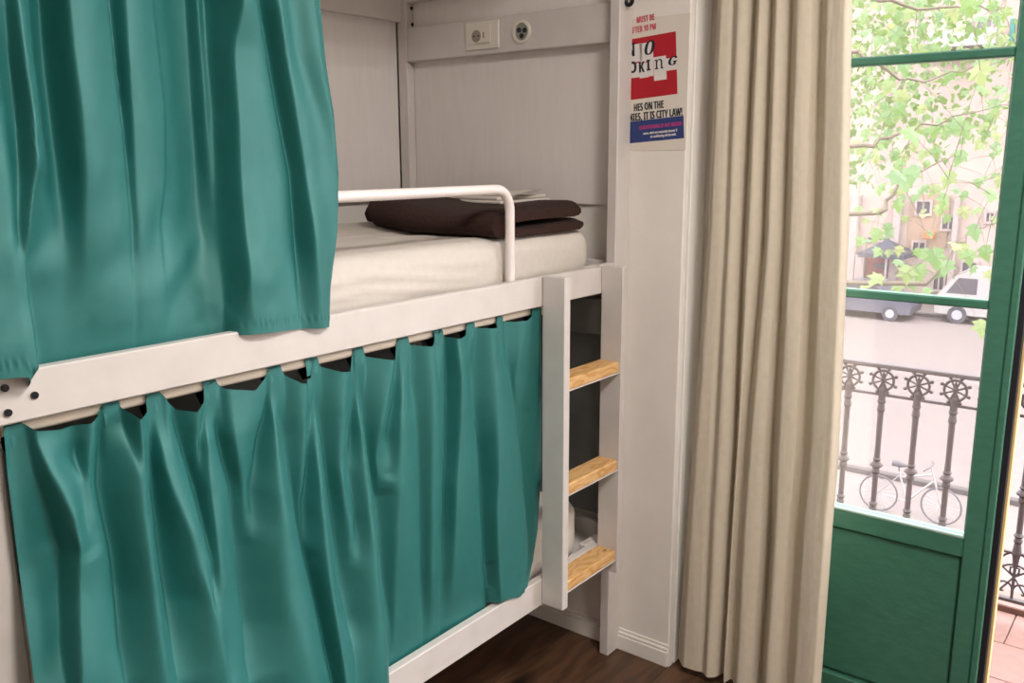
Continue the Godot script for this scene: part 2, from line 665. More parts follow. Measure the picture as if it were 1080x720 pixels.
func build_room() -> void:
	var fl := structure("floor", "dark brown wooden plank floor")
	box("subfloor", Vector3(-4.3, -0.12, -0.96), Vector3(0.0, -0.012, 3.3), M.dark_gap, fl, 0.0)
	# planks run along the bed; each is a part
	var pw := 0.19
	var pl := 1.25
	var zi := 0
	var z := -0.95
	var st_by := []
	var protos := []
	for k in 4:
		var st := start()
		bx(st, Vector3(0, -0.012, 0), Vector3(pl - 0.0015, 0.0, pw - 0.0015), 0.0012)
		protos.append(st.commit())
	while z < 3.29:
		var x := -4.3 - fmod(zi * 0.47, pl)
		while x < 0.0:
			var x0 := maxf(x, -4.3)
			var x1 := minf(x + pl, 0.0)
			var w := minf(pw, 3.3 - z)
			if x1 - x0 > 0.02:
				var k := (zi * 3 + int(x * 7.0 + 50)) % 4
				if absf(x1 - x0 - pl) < 0.001 and w == pw:
					part("plank", protos[k], M.plank[k], fl, Vector3(x0, 0, z))
				else:
					box("plank", Vector3(x0, -0.012, z), Vector3(x1 - 0.0015, 0.0, z + w - 0.0015), M.plank[k], fl, 0.0012)
			x += pl
		z += pw
		zi += 1
	var we := structure("wall_end", "white plastered wall with the balcony opening")
	var st := start()
	bx(st, Vector3(0, -0.12, -1.2), Vector3(0.32, 3.1, OPEN_Z0), 0.004)
	bx(st, Vector3(0, -0.12, OPEN_Z1), Vector3(0.32, 3.1, 3.5), 0.004)
	bx(st, Vector3(0, OPEN_H, OPEN_Z0), Vector3(0.32, 3.1, OPEN_Z1), 0.0)
	done(st, "plaster", M.wall, we)
	# raised moulding on the corner of the opening, a step back from the room
	box("corner_bead", Vector3(0.024, 0.0, OPEN_Z0), Vector3(0.118, OPEN_H, OPEN_Z0 + 0.008), M.wall, we, 0.003)
	var outer := structure("wall_outer", "outside face of the house below the balcony")
	box("facade", Vector3(0.0, STREET, -4.0), Vector3(0.32, -0.12, 6.0), M.stucco, outer, 0.0)
	var wb := structure("wall_back", "white wall behind the bunk bed")
	box("plaster", Vector3(-4.5, -0.12, -1.2), Vector3(0.0, 3.1, -0.96), M.wall, wb, 0.0)
	var wl := structure("wall_left", "white wall at the foot of the room")
	box("plaster", Vector3(-4.5, -0.12, -0.96), Vector3(-4.3, 3.1, 3.3), M.wall, wl, 0.0)
	var wf := structure("wall_front", "white wall opposite the bunk bed")
	box("plaster", Vector3(-4.5, -0.12, 3.3), Vector3(0.0, 3.1, 3.5), M.wall, wf, 0.0)
	var ce := structure("ceiling", "white ceiling")
	box("slab", Vector3(-4.5, 2.9, -0.96), Vector3(0.0, 3.1, 3.3), M.ceiling, ce, 0.0)
	# baseboard with a moulded top
	var bb := structure("baseboard_end", "white moulded baseboard under the poster wall")
	st = start()
	for seg in [[-0.95, -0.002], [-0.002, OPEN_Z0]]:
		bx(st, Vector3(-0.014, 0.0, seg[0]), Vector3(0.0, 0.052, seg[1]), 0.002)
		bx(st, Vector3(-0.010, 0.052, seg[0]), Vector3(0.0, 0.064, seg[1]), 0.003)
		bx(st, Vector3(-0.005, 0.064, seg[0]), Vector3(0.0, 0.074, seg[1]), 0.002)
	done(st, "moulding", M.wall, bb)
	var b2 := structure("baseboard_back", "white baseboard behind the bed")
	box("moulding", Vector3(-4.3, 0.0, -0.96), Vector3(-0.02, 0.07, -0.946), M.wall, b2)

# ---------------------------------------------------------------- bunk bed
var bed: Node3D
const RAIL_TOP := 1.306
const RAIL_BOT := 1.228
const LOW_TOP := 0.443
const LOW_BOT := 0.362

func bolt(at: Vector3, dir: Vector3, parent: Node) -> void:
	var st := start()
	drum(st, at - dir * 0.004, at + dir * 0.0035, 0.0058, 14)
	drum(st, at + dir * 0.003, at + dir * 0.0042, 0.0034, 8)
	done(st, "bolt", M.black, parent)

func build_bed() -> void:
	bed = thing("bunk_bed", "white wooden bunk bed with ladder, rails and screw bolts", "bunk bed", Vector3(-1.0, 0, -0.46))
	O = bed.position
	# posts
	box("post", Vector3(-0.073, 0, -0.031), Vector3(-0.001, 2.42, 0.003), M.white, bed)
	var pb := box("post", Vector3(-0.045, 0, -0.922), Vector3(-0.004, 2.42, -0.878), M.white, bed)
	bolt(Vector3(-0.0165, 2.127, -0.878), Vector3.BACK, pb)
	bolt(Vector3(-0.0145, 2.074, -0.878), Vector3.BACK, pb)
	box("post", Vector3(-1.893, 0, -0.034), Vector3(-1.823, 2.42, 0.0), M.white, bed)
	box("post", Vector3(-1.893, 0, -0.922), Vector3(-1.850, 2.42, -0.878), M.white, bed)
	# long rails, the upper one in two pieces that meet at the ladder
	var r := box("front_rail", Vector3(-1.893, RAIL_BOT, 0.0005), Vector3(-0.4755, RAIL_TOP, 0.025), M.white, bed, 0.0025)
	bolt(on_z(4.6, 409, 0.025), Vector3.BACK, r)
	bolt(on_z(36, 416.5, 0.025), Vector3.BACK, r)
	bolt(on_z(8, 435, 0.025), Vector3.BACK, r)
	box("front_rail", Vector3(-0.4735, RAIL_BOT, 0.0005), Vector3(-0.160, RAIL_TOP, 0.025), M.white, bed, 0.0025)
	box("front_rail", Vector3(-1.893, LOW_BOT, 0.0005), Vector3(-0.160, LOW_TOP, 0.025), M.white, bed, 0.0025)
	for y in [[RAIL_BOT, RAIL_TOP], [LOW_BOT, LOW_TOP]]:
		box("rail_bracket", Vector3(-0.21, y[0], -0.026), Vector3(-0.0735, y[1], 0.0), M.white, bed)
		box("back_rail", Vector3(-1.849, y[0], -0.905), Vector3(-0.046, y[1], -0.880), M.white, bed)
		box("end_rail", Vector3(-0.040, y[0], -0.877), Vector3(-0.015, y[1], -0.035), M.white, bed)
		box("end_rail", Vector3(-1.885, y[0], -0.877), Vector3(-1.860, y[1], -0.035), M.white, bed)
		box("bed_base", Vector3(-1.858, y[0] + 0.006, -0.879), Vector3(-0.042, y[0] + 0.03, -0.027), M.panel, bed)
	# beams of the upper frame
	box("top_beam", Vector3(-1.849, 2.30, -0.034), Vector3(-0.0745, 2.40, -0.012), M.white, bed)
	box("back_beam", Vector3(-1.849, 2.08, -0.920), Vector3(-0.042, 2.18, -0.900), M.white, bed)
	box("socket_beam", Vector3(-0.045, 1.946, -0.877), Vector3(-0.013, 2.059, -0.035), M.white, bed)
	box("top_end_beam", Vector3(-0.045, 2.142, -0.877), Vector3(-0.013, 2.25, -0.035), M.white, bed)
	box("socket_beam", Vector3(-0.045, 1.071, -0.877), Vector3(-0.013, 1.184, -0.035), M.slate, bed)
	# boards behind the bunks
	box("end_panel", Vector3(-0.012, 1.473, -0.877), Vector3(-0.003, 2.42, -0.035), M.panel, bed, 0.002)
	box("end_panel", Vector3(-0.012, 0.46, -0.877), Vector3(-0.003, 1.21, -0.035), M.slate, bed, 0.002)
	box("back_panel", Vector3(-1.849, 1.473, -0.940), Vector3(-0.0455, 2.42, -0.925), M.panel, bed, 0.002)
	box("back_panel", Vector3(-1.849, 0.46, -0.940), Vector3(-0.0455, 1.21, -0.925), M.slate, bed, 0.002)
	# sockets: a plate with a raised insert, a round outlet and a switch slot
	var pz0 := -0.600
	var pz1 := -0.461
	var pl := box("socket_plate", Vector3(-0.051, 1.962, pz0), Vector3(-0.0452, 2.048, pz1), M.plastic, bed, 0.002)
	box("insert", Vector3(-0.0535, 1.979, pz0 + 0.022), Vector3(-0.0512, 2.034, pz1 - 0.032), M.plastic, pl, 0.001)
	var st := start()
	drum(st, Vector3(-0.0530, 2.004, -0.552), Vector3(-0.0545, 2.004, -0.552), 0.019, 20)
	done(st, "outlet", plain(rgb(150, 138, 128), 0.5), pl)
	st = start()
	for dz in [-0.009, 0.009]:
		drum(st, Vector3(-0.0542, 2.004, -0.552 + dz), Vector3(-0.0549, 2.004, -0.552 + dz), 0.0028, 10)
	done(st, "contact_hole", M.lens, pl)
	box("switch_slot", Vector3(-0.0546, 1.996, -0.5225), Vector3(-0.0534, 2.014, -0.5195), M.lens, pl, 0.0003)
	box("groove", Vector3(-0.0540, 1.981, -0.556), Vector3(-0.0534, 1.9825, -0.496), plain(rgb(138, 124, 112), 0.6), pl, 0.0)
	# round reading lamp with three small lenses
	st = start()
	var lc := Vector3(-0.0452, 2.003, -0.371)
	for i in 28:
		var a0 := TAU * i / 28.0
		var a1 := TAU * (i + 1) / 28.0
		var d0 := Vector3(0, sin(a0), cos(a0))
		var d1 := Vector3(0, sin(a1), cos(a1))
		var out := Vector3(-1, 0, 0)
		quad(st, lc + d0 * 0.036, lc + d1 * 0.036, lc + d1 * 0.034 + out * 0.005, lc + d0 * 0.034 + out * 0.005, (out + d0).normalized())
		quad(st, lc + d0 * 0.034 + out * 0.005, lc + d1 * 0.034 + out * 0.005, lc + d1 * 0.027 + out * 0.005, lc + d0 * 0.027 + out * 0.005, out)
		quad(st, lc + d0 * 0.027 + out * 0.005, lc + d1 * 0.027 + out * 0.005, lc + d1 * 0.025, lc + d0 * 0.025, -d0)
	var lamp := done(st, "reading_lamp", M.plastic, bed)
	st = start()
	drum(st, lc, lc + Vector3(-0.0012, 0, 0), 0.026, 24)
	done(st, "reflector", M.chrome, lamp)
	for a in [150.0, 20.0, 270.0]:
		st = start()
		var c := lc + Vector3(0, sin(deg_to_rad(a)), cos(deg_to_rad(a))) * 0.012
		drum(st, c + Vector3(-0.001, 0, 0), c + Vector3(-0.0035, 0, 0), 0.0075, 14)
		done(st, "lens", M.lens, lamp)
	# curtain rods
	st = start()
	tube(st, [Vector3(-1.822, 1.214, -0.004), Vector3(-0.452, 1.214, -0.004)], 0.0105, 12)
	bx(st, Vector3(-0.468, 1.200, -0.018), Vector3(-0.448, 1.2275, 0.010), 0.002)
	done(st, "curtain_rod", M.rod, bed)
	st = start()
	tube(st, [Vector3(-1.822, 2.285, 0.012), Vector3(-0.0745, 2.285, 0.012)], 0.0105, 12)
	done(st, "curtain_rod", M.rod, bed)
	# coat hook on the post
	st = start()
	var hk := []
	for i in 13:
		var a := PI * i / 12.0
		hk.append(Vector3(-0.044, 2.056, 0.014) + Vector3(0, -sin(a) * 0.013, -cos(a) * 0.011))
	hk.push_front(Vector3(-0.044, 2.115, 0.005))
	hk.append(Vector3(-0.044, 2.072, 0.026))
	tube(st, hk, 0.0062, 10)
	bx(st, Vector3(-0.054, 2.075, 0.0032), Vector3(-0.034, 2.135, 0.008), 0.001)
	done(st, "coat_hook", M.black, bed)

func build_ladder_and_fittings() -> void:
	O = bed.position
	var lad := Node3D.new()
	lad.name = "ladder"
	bed.add_child(lad)
	tag(lad, "white ladder with three bare pine rungs")
	box("stile", Vector3(-0.4745, 0.368, 0.0255), Vector3(-0.4475, 1.310, 0.098), M.white, lad, 0.002)
	box("stile", Vector3(-0.1845, 0.368, 0.0255), Vector3(-0.1580, 1.310, 0.098), M.white, lad, 0.002)
	var ys := [[0.998, 1.033], [0.698, 0.733], [0.408, 0.443]]
	for k in 3:
		var rg := box("rung", Vector3(-0.447, ys[k][0] + 0.004, 0.0262), Vector3(-0.185, ys[k][1], 0.092), M.pine[k], lad, 0.003)
		tag(rg, "bare pine ladder rung with visible grain")
		box("edge_strip", Vector3(-0.447, ys[k][0], 0.0262), Vector3(-0.185, ys[k][0] + 0.0038, 0.093), M.white, lad, 0.001)
	# guard rail: bent white tube standing in the front rail
	var st := start()
	var pts := []
	var gz := -0.0128
	var gx := on_z(538, 280, gz).x
	pts.append(Vector3(gx, 1.262, gz))
	pts.append(Vector3(gx, 1.40, gz))
	for i in 9:
		var a := PI * 0.5 * i / 8.0
		pts.append(Vector3(gx - 0.055 + cos(a) * 0.055, 1.539 - 0.055 + sin(a) * 0.055, gz))
	pts.append(Vector3(-0.95, 1.539, gz))
	for i in 9:
		var a := PI * 0.5 + PI * 0.5 * i / 8.0
		pts.append(Vector3(-1.19 + cos(a) * 0.055, 1.539 - 0.055 + sin(a) * 0.055, gz))
	pts.append(Vector3(-1.245, 1.262, gz))
	tube(st, pts, 0.0125, 14)
	var gr := done(st, "guard_rail", M.tube, bed)
	tag(gr, "bent white metal guard rail")

# ---------------------------------------------------------------- bedding
# soft box: rounded in plan and over the edges, with a little noise
func soft_box(called: String, lo: Vector3, hi: Vector3, rplan: float, redge: float, mat: Material, parent: Node, noise_amp: float, noise_seed: int, crease := false) -> MeshInstance3D:
	var nz := FastNoiseLite.new()
	nz.seed = noise_seed
	nz.frequency = 6.0
	# outline in plan, walked round; each profile step offsets it inwards
	var outline_pts := []
	var c := (lo + hi) * 0.5
	var hx := (hi.x - lo.x) * 0.5
	var hz := (hi.z - lo.z) * 0.5
	for q in 4:
		var sx: float = [1, -1, -1, 1][q]
		var sz: float = [1, 1, -1, -1][q]
		for i in 9:
			var a := q * PI * 0.5 + PI * 0.5 * i / 8.0
			outline_pts.append([Vector2(sx * (hx - rplan), sz * (hz - rplan)), Vector2(cos(a), sin(a))])
		# long straight runs get points in between
		var nsx: float = [1, -1, -1, 1][(q + 1) % 4]
		var nsz: float = [1, 1, -1, -1][(q + 1) % 4]
		var p0 := Vector2(sx * (hx - rplan), sz * (hz - rplan))
		var p1 := Vector2(nsx * (hx - rplan), nsz * (hz - rplan))
		var nv := Vector2(cos((q + 1) * PI * 0.5), sin((q + 1) * PI * 0.5))
		for i in range(1, 24):
			outline_pts.append([p0.lerp(p1, i / 24.0), nv])
	var h := hi.y - lo.y
	var prof := []
	for i in 7:
		var a := -PI * 0.5 + PI * 0.5 * i / 6.0
		prof.append([redge * (1.0 - cos(a)), redge + sin(a) * redge])
	for i in range(1, 6):
		prof.append([0.0, lerpf(redge, h - redge, i / 6.0)])
	for i in 9:
		var a := PI * 0.5 * i / 8.0
		prof.append([redge * (1.0 - cos(a)), h - redge + sin(a) * redge])
	var rows := []
	for p in prof:
		var row := PackedVector3Array()
		for o in outline_pts:
			var r2: float = rplan - p[0]
			var v: Vector2 = o[0] + o[1] * r2
			var w := Vector3(c.x + v.x, lo.y + p[1], c.z + v.y)
			var k := nz.get_noise_3d(w.x, w.y * 2.5, w.z) * noise_amp
			if crease:
				k += 0.0035 * exp(-pow((w.x + 0.645 + (1.41 - w.y) * 0.08) / 0.010, 2.0)) * (1.0 if o[1].y > 0.5 else 0.0)
				k += 0.0018 * sin(w.y * 190.0 + nz.get_noise_2d(w.x * 2.0, 3.0) * 6.0) * (1.0 if o[1].y > 0.5 else 0.0) * smoothstep(-0.6, -0.75, w.x)
			w += Vector3(o[1].x, 0.0, o[1].y) * k
			row.append(w)
		row.append(row[0])
		rows.append(row)
	# top: shrink the last ring to the middle
	var last: PackedVector3Array = rows[-1]
	for s in [0.93, 0.8, 0.6, 0.4, 0.2, 0.02]:
		var row := PackedVector3Array()
		for v in last:
			var w := Vector3(c.x + (v.x - c.x) * s, hi.y, c.z + (v.z - c.z) * s)
			w.y += nz.get_noise_2d(w.x * 1.5, w.z * 1.5) * noise_amp * 1.5
			row.append(w)
		rows.append(row)
	var st := start()
	var nrm := []
	for i in rows.size():
		var ns := []
		var cols: int = rows[i].size()
		for j in cols:
			var jm := (j - 1 + cols - 1) % (cols - 1)
			var jp := (j + 1) % (cols - 1)
			var t1: Vector3 = rows[i][jp] - rows[i][jm]
			var t2: Vector3 = rows[mini(i + 1, rows.size() - 1)][j] - rows[maxi(i - 1, 0)][j]
			var n := t1.cross(t2)
			var ref: Vector3 = (rows[i][j] - c) * Vector3(1.0, 1.5, 1.0)
			if i > 20: ref = Vector3.UP
			if n.dot(ref) < 0.0: n = -n
			ns.append(n.normalized())
		nrm.append(ns)
	for i in rows.size() - 1:
		for j in rows[i].size() - 1:
			smooth_quad(st, rows[i][j], rows[i][j + 1], rows[i + 1][j + 1], rows[i + 1][j], nrm[i][j], nrm[i][j + 1], nrm[i + 1][j + 1], nrm[i + 1][j])
	# underside
	for j in rows[0].size() - 1:
		tri(st, Vector3(c.x, lo.y, c.z), rows[0][j], rows[0][j + 1], Vector3.DOWN)
	return done(st, called, mat, parent)

func build_bedding() -> void:
	var m := thing("mattress", "white sheeted mattress on the upper bunk under the blanket", "mattress", Vector3(-0.98, RAIL_BOT + 0.030, -0.45))
	var ms := soft_box("fitted_sheet", Vector3(-1.855, RAIL_BOT + 0.030, -0.875), Vector3(-0.105, 1.410, -0.034), 0.10, 0.050, M.sheet, m, 0.004, 3, true)
	var m2 := thing("mattress", "white sheeted mattress on the lower bunk behind the ladder rungs", "mattress", Vector3(-0.98, LOW_BOT + 0.030, -0.45))
	soft_box("fitted_sheet", Vector3(-1.855, LOW_BOT + 0.030, -0.875), Vector3(-0.175, 0.578, -0.026), 0.085, 0.045, M.sheet, m2, 0.003, 4)
	# blanket folded like a C that is open towards the balcony wall
	var b := thing("blanket", "dark brown fleece blanket folded double on the upper mattress", "blanket", Vector3(-0.34, 1.411, -0.40))
	O = b.position
	var nz := FastNoiseLite.new()
	nz.seed = 19
	nz.frequency = 5.0
	# profile in (x, y): from the open end of the lower layer round the fold to the open end of the upper layer
	var prof := [
		Vector2(-0.075, 0.010), Vector2(-0.064, 0.020), Vector2(-0.070, 0.034), Vector2(-0.09, 0.042), Vector2(-0.16, 0.040), Vector2(-0.25, 0.034), Vector2(-0.34, 0.030), Vector2(-0.42, 0.028),
		Vector2(-0.48, 0.030), Vector2(-0.505, 0.040), Vector2(-0.505, 0.055), Vector2(-0.48, 0.066),
		Vector2(-0.42, 0.070), Vector2(-0.34, 0.069), Vector2(-0.25, 0.068), Vector2(-0.17, 0.068), Vector2(-0.12, 0.069), Vector2(-0.095, 0.072), Vector2(-0.080, 0.082), Vector2(-0.083, 0.098), Vector2(-0.105, 0.108),
		Vector2(-0.15, 0.111), Vector2(-0.25, 0.110), Vector2(-0.36, 0.108), Vector2(-0.46, 0.105), Vector2(-0.54, 0.098), Vector2(-0.585, 0.082), Vector2(-0.602, 0.055), Vector2(-0.598, 0.028), Vector2(-0.58, 0.008),
		Vector2(-0.55, 0.001), Vector2(-0.45, 0.0), Vector2(-0.30, 0.0), Vector2(-0.15, 0.0), Vector2(-0.09, 0.002), Vector2(-0.075, 0.010)]
	var rows := []
	var zn := 40
	for i in zn + 1:
		var t := float(i) / zn
		var z := lerpf(-0.042, -0.790, t)
		var row := PackedVector3Array()
		# thinner in the middle, plump at the far end; both ends are rounded off
		var thick := piecewise([0.0, 0.08, 0.18, 0.32, 0.5, 0.65, 0.85, 1.0], [0.80, 0.78, 0.66, 0.70, 0.84, 0.92, 0.92, 0.86], t)
		var left := piecewise([0.0, 0.42, 0.74, 0.98], [-0.600, -0.615, -0.500, -0.350], t)
		var er := 0.035
		var edge := minf(z + 0.79, -0.042 - z)
		var shrink := 1.0
		if edge < er:
			shrink = sqrt(maxf(0.0, 1.0 - pow(1.0 - edge / er, 2.0))) * 0.25 + 0.75
		if t > 0.9:
			shrink = minf(shrink, 0.62 + 0.38 * sqrt(maxf(0.0, 1.0 - pow((t - 0.9) / 0.1, 2.0))))
		for p in prof:
			var x: float = p.x
			var y: float = p.y * thick
			var n := nz.get_noise_3d(x * 1.4, y * 4.0, z * 1.4)
			var right := lerpf(-0.180, -0.085, smoothstep(0.0, 0.5, t))
			x = right + (x + 0.064) * (left - right) / -0.538
			y = y * shrink + n * 0.006 * smoothstep(0.0, 0.03, y)
			row.append(Vector3(x + n * 0.006, 1.4115 + y, z))
		rows.append(row)
	var toward := Vector3.UP
	var st := start()
	var pn: int = prof.size()
	var nr := []
	for i in rows.size():
		var ns := []
		for j in pn:
			var jm := (j - 1 + pn - 1) % (pn - 1)
			var jp := (j + 1) % (pn - 1)
			var d: Vector3 = rows[i][jp] - rows[i][jm]
			ns.append(Vector3(-d.y, d.x, 0.0).normalized())
		nr.append(ns)
	# the profile runs so that the outside lies to its left or right: find out with the underside
	var flip := -1.0 if nr[10][32].y > 0.0 else 1.0
	for i in rows.size() - 1:
		for j in pn - 1:
			smooth_quad(st, rows[i][j], rows[i][j + 1], rows[i + 1][j + 1], rows[i + 1][j], nr[i][j] * flip, nr[i][j + 1] * flip, nr[i + 1][j + 1] * flip, nr[i + 1][j] * flip)
	for e in [0, rows.size() - 1]:
		var poly := PackedVector2Array()
		for j in pn - 1: poly.append(Vector2(rows[e][j].x, rows[e][j].y))
		var ids := Geometry2D.triangulate_polygon(poly)
		var nn := Vector3.BACK if e == 0 else Vector3.FORWARD
		for k in range(0, ids.size(), 3):
			tri(st, rows[e][ids[k]], rows[e][ids[k + 1]], rows[e][ids[k + 2]], nn)
	done(st, "fleece", M.fleece, b)
	# folded white sheet on the blanket, against the wall
	var w := thing("folded_sheet", "white folded bed linen lying on the brown blanket by the wall", "bed linen", Vector3(-0.24, 1.49, -0.5))
	var lay := start()
	for k in 2:
		bx(lay, Vector3(-0.37 + 0.004 * k, 1.486 + 0.011 * k, -0.66 + 0.01 * k), Vector3(-0.125, 1.4965 + 0.011 * k, -0.20 - 0.015 * k), 0.004)
	done(lay, "linen", M.sheet, w)
	var fp := start()
	var a0 := Vector3(-0.33, 1.5085, -0.36)
	for d in [0.0, 0.002]:
		var up := Vector3(0, d, 0)
		tri(fp, a0 + up, Vector3(-0.33, 1.5095, -0.18) + up, Vector3(-0.16, 1.524, -0.20) + up, Vector3.UP)
	tri(fp, a0, Vector3(-0.33, 1.5095, -0.18), Vector3(-0.33, 1.5115, -0.18), Vector3(-1, 0, 0.3).normalized())
	tri(fp, a0, Vector3(-0.33, 1.5115, -0.18), a0 + Vector3(0, 0.002, 0), Vector3(-1, 0, 0.3).normalized())
	done(fp, "flap", M.sheet, w)

# ---------------------------------------------------------------- bunk curtains
func build_upper_curtain() -> void:
	var spec := [
		["V", [-60, 0, 0.5], [-55, 200, 1.0], [-50, 400, 2.6]],
		["R", [-30, 0, 3.0], [-26, 200, 3.0], [-20, 400, 3.4]],
		["r", [-10, 0, 2.0], [-4, 100, 2.0], [4, 180, 3.0], [9, 240, 3.2], [14, 280, 3.6]],
		["v", [8, 0, 0.8], [12, 60, 0.8], [19, 120, 0.9], [22, 180, 1.4], [22, 240, 2.2]],
		["R", [17, 0, 3.6], [25, 60, 3.6], [34, 120, 3.6], [37, 180, 3.8], [33, 240, 4.0], [26, 285, 3.8], [21, 313, 3.6], [18, 350, 3.6], [19, 395, 3.6]],
		["e*", [26, 322, 2.8, 3.0], [25, 360, 3.0, 3.8], [26, 398, 3.0, 3.9]],
		["V", [42, 0, -1.0], [46, 60, -1.0], [52, 120, -1.0], [60, 180, -0.8], [66, 230, -0.4], [66, 280, -0.1], [60, 330, -0.3], [58, 400, -0.8]],
		["R", [73, 0, 2.7], [79, 60, 2.7], [87, 120, 2.7], [91, 180, 2.2], [92, 235, 1.4], [92, 285, 0.6], [90, 340, 0.0], [90, 395, -0.7]],
		["E", [112.5, 0, 0.3, 1.6], [119, 60, 0.3, 1.6], [126, 120, 0.2, 1.4], [132, 180, 0.1, 0.9], [137, 240, 0.0, 0.5], [139, 285, 0.1, 0.2], [140, 340, -0.2, 0.1], [140, 385, -0.7, 0.05]],
		["R", [133, 0, 0.5], [134, 60, 0.5], [138, 120, 0.2], [142, 180, 0.0], [146, 240, 0.0], [150, 290, 0.0], [150, 340, -0.2], [150, 385, -0.7]],
		["E", [160, 0, -1.5, 1.2], [167, 60, -1.5, 1.2], [174, 120, -1.5, 1.2], [174, 180, -1.4, 1.0], [170, 235, -1.0, 0.5], [172, 290, -0.7, 0.2], [176, 340, -0.5, 0.1], [176, 380, -0.8, 0.05]],
		["V", [196, 0, -4.0], [200, 60, -4.0], [203, 120, -4.0], [206, 180, -4.0], [209, 240, -3.2], [213, 300, -1.6], [217, 350, -1.0]],
		["r", [208, 0, -2.4], [211, 60, -2.4], [215, 120, -2.4], [222, 200, -2.4]],
		["v", [216, 0, -3.6], [219, 60, -3.6], [224, 120, -3.6], [229, 200, -3.2]],
		["R", [225, 0, -1.8], [228, 60, -1.8], [233, 120, -1.8], [237, 180, -1.8], [237, 260, -0.9], [236, 340, -0.5]],
		["V", [233, 0, -1.2], [235, 60, -1.0], [239, 120, -0.8], [243, 180, -0.4], [246, 240, 0.2], [250, 300, 1.0], [252, 352, 1.65]],
		["R", [257, 0, 3.2], [246, 44, 2.6], [246, 60, 2.6], [250, 120, 2.8], [253, 180, 3.0], [258, 240, 3.0], [264, 300, 2.9], [269, 350, 2.5]],
		["E", [271, 0, 1.4, 1.4], [281, 60, 0.4, 1.2], [291, 120, 0.4, 1.2], [303, 180, 0.2, 1.0], [308, 240, 0.6, 0.8], [312, 300, 1.3, 0.3], [315, 347, 1.8, 0.2]],
		["R", [294, 0, 2.4], [302, 60, 2.4], [312, 120, 2.4], [321, 180, 2.6], [330, 240, 3.0], [338, 300, 2.9], [340, 346, 2.6]],
		["v", [307, 0, 0.8], [315, 60, 0.8], [331, 110, 0.9], [344, 145, 1.2]],
		["r", [330, 0, 1.8], [338, 60, 1.8], [350, 120, 1.6], [353, 150, 1.5]],
		["R", [337, 0, 0.8], [343, 60, 0.8], [352, 120, 0.6], [356, 180, 0.5], [355, 240, 0.9], [349, 300, 1.6], [347, 345, 1.8]],
	]
	var lines := read_lines(spec, true, 1.7)
	var f := fold_field(lines, -2.0, -1.0, 0.0025, 1.2, 2.32, 0.004, 0.22, EYE.x, EYE.z)
	blur_field(f, 1, 3)
	var hem := outline([[-60, 408, 4.5], [0, 399, 5.2], [20, 397, 5.4], [26, 396.5, 5.0], [27, 414, -1.5], [60, 410, -1.8], [150, 391, -1.5], [217, 376, -1.6], [236, 372, -0.9], [238, 368, -0.6], [251, 353.5, 2.75], [269, 352.5, 4.2], [315, 347, 3.1], [317, 347, 2.8], [340, 346, 4.4], [347, 345, 3.1]], true)
	var edge: Dictionary = lines[-1]
	var t := thing("bunk_curtain", "teal cotton curtain drawn across the upper bunk", "curtain", Vector3(-1.55, 1.3, 0.0))
	var nz := FastNoiseLite.new()
	nz.seed = 5
	nz.fractal_octaves = 2
	nz.frequency = 1.0
	var rows := []
	var nr := 250
	var nc := 330
	var top := 2.29
	for i in nr + 1:
		var row := PackedVector3Array()
		for j in nc + 1:
			var u := float(j) / nc
			var s0 := lerpf(-1.93, -1.235, u)
			var yb := piecewise(hem[0], hem[1], s0)
			var y := lerpf(top, yb, float(i) / nr)
			var right: float = at_line(edge, y, 0.1)[0]
			var s := lerpf(-1.93, right, u)
			yb = piecewise(hem[0], hem[1], s)
			y = lerpf(top, yb, float(i) / nr)
			var d := field_at(f, s, y)
			d += nz.get_noise_2d(s * 9.0, y * 3.0) * 0.0030
			# broad soft dents in the flat lower part
			var low := smoothstep(1.62, 1.45, y) * smoothstep(-1.25, -1.45, s) * smoothstep(1.30, 1.36, y)
			d += low * (nz.get_noise_2d(s * 6.0 + 3.0, y * 6.0 - s * 4.0) * 0.008)
			# puckers of the stitched hem
			var over := y - yb
			d += 0.0011 * exp(-pow((over - 0.020) / 0.007, 2.0)) * sin(s * 520.0 + nz.get_noise_2d(s * 30.0, 0.0) * 3.0)
			# gathered on the rod above
			d = lerpf(d, 0.024 + 0.010 * sin(s * 120.0), smoothstep(2.2, 2.29, y))
			row.append(Vector3(s, y, d))
		rows.append(row)
	sheet("cloth", rows, M.teal, t, Vector3.BACK)

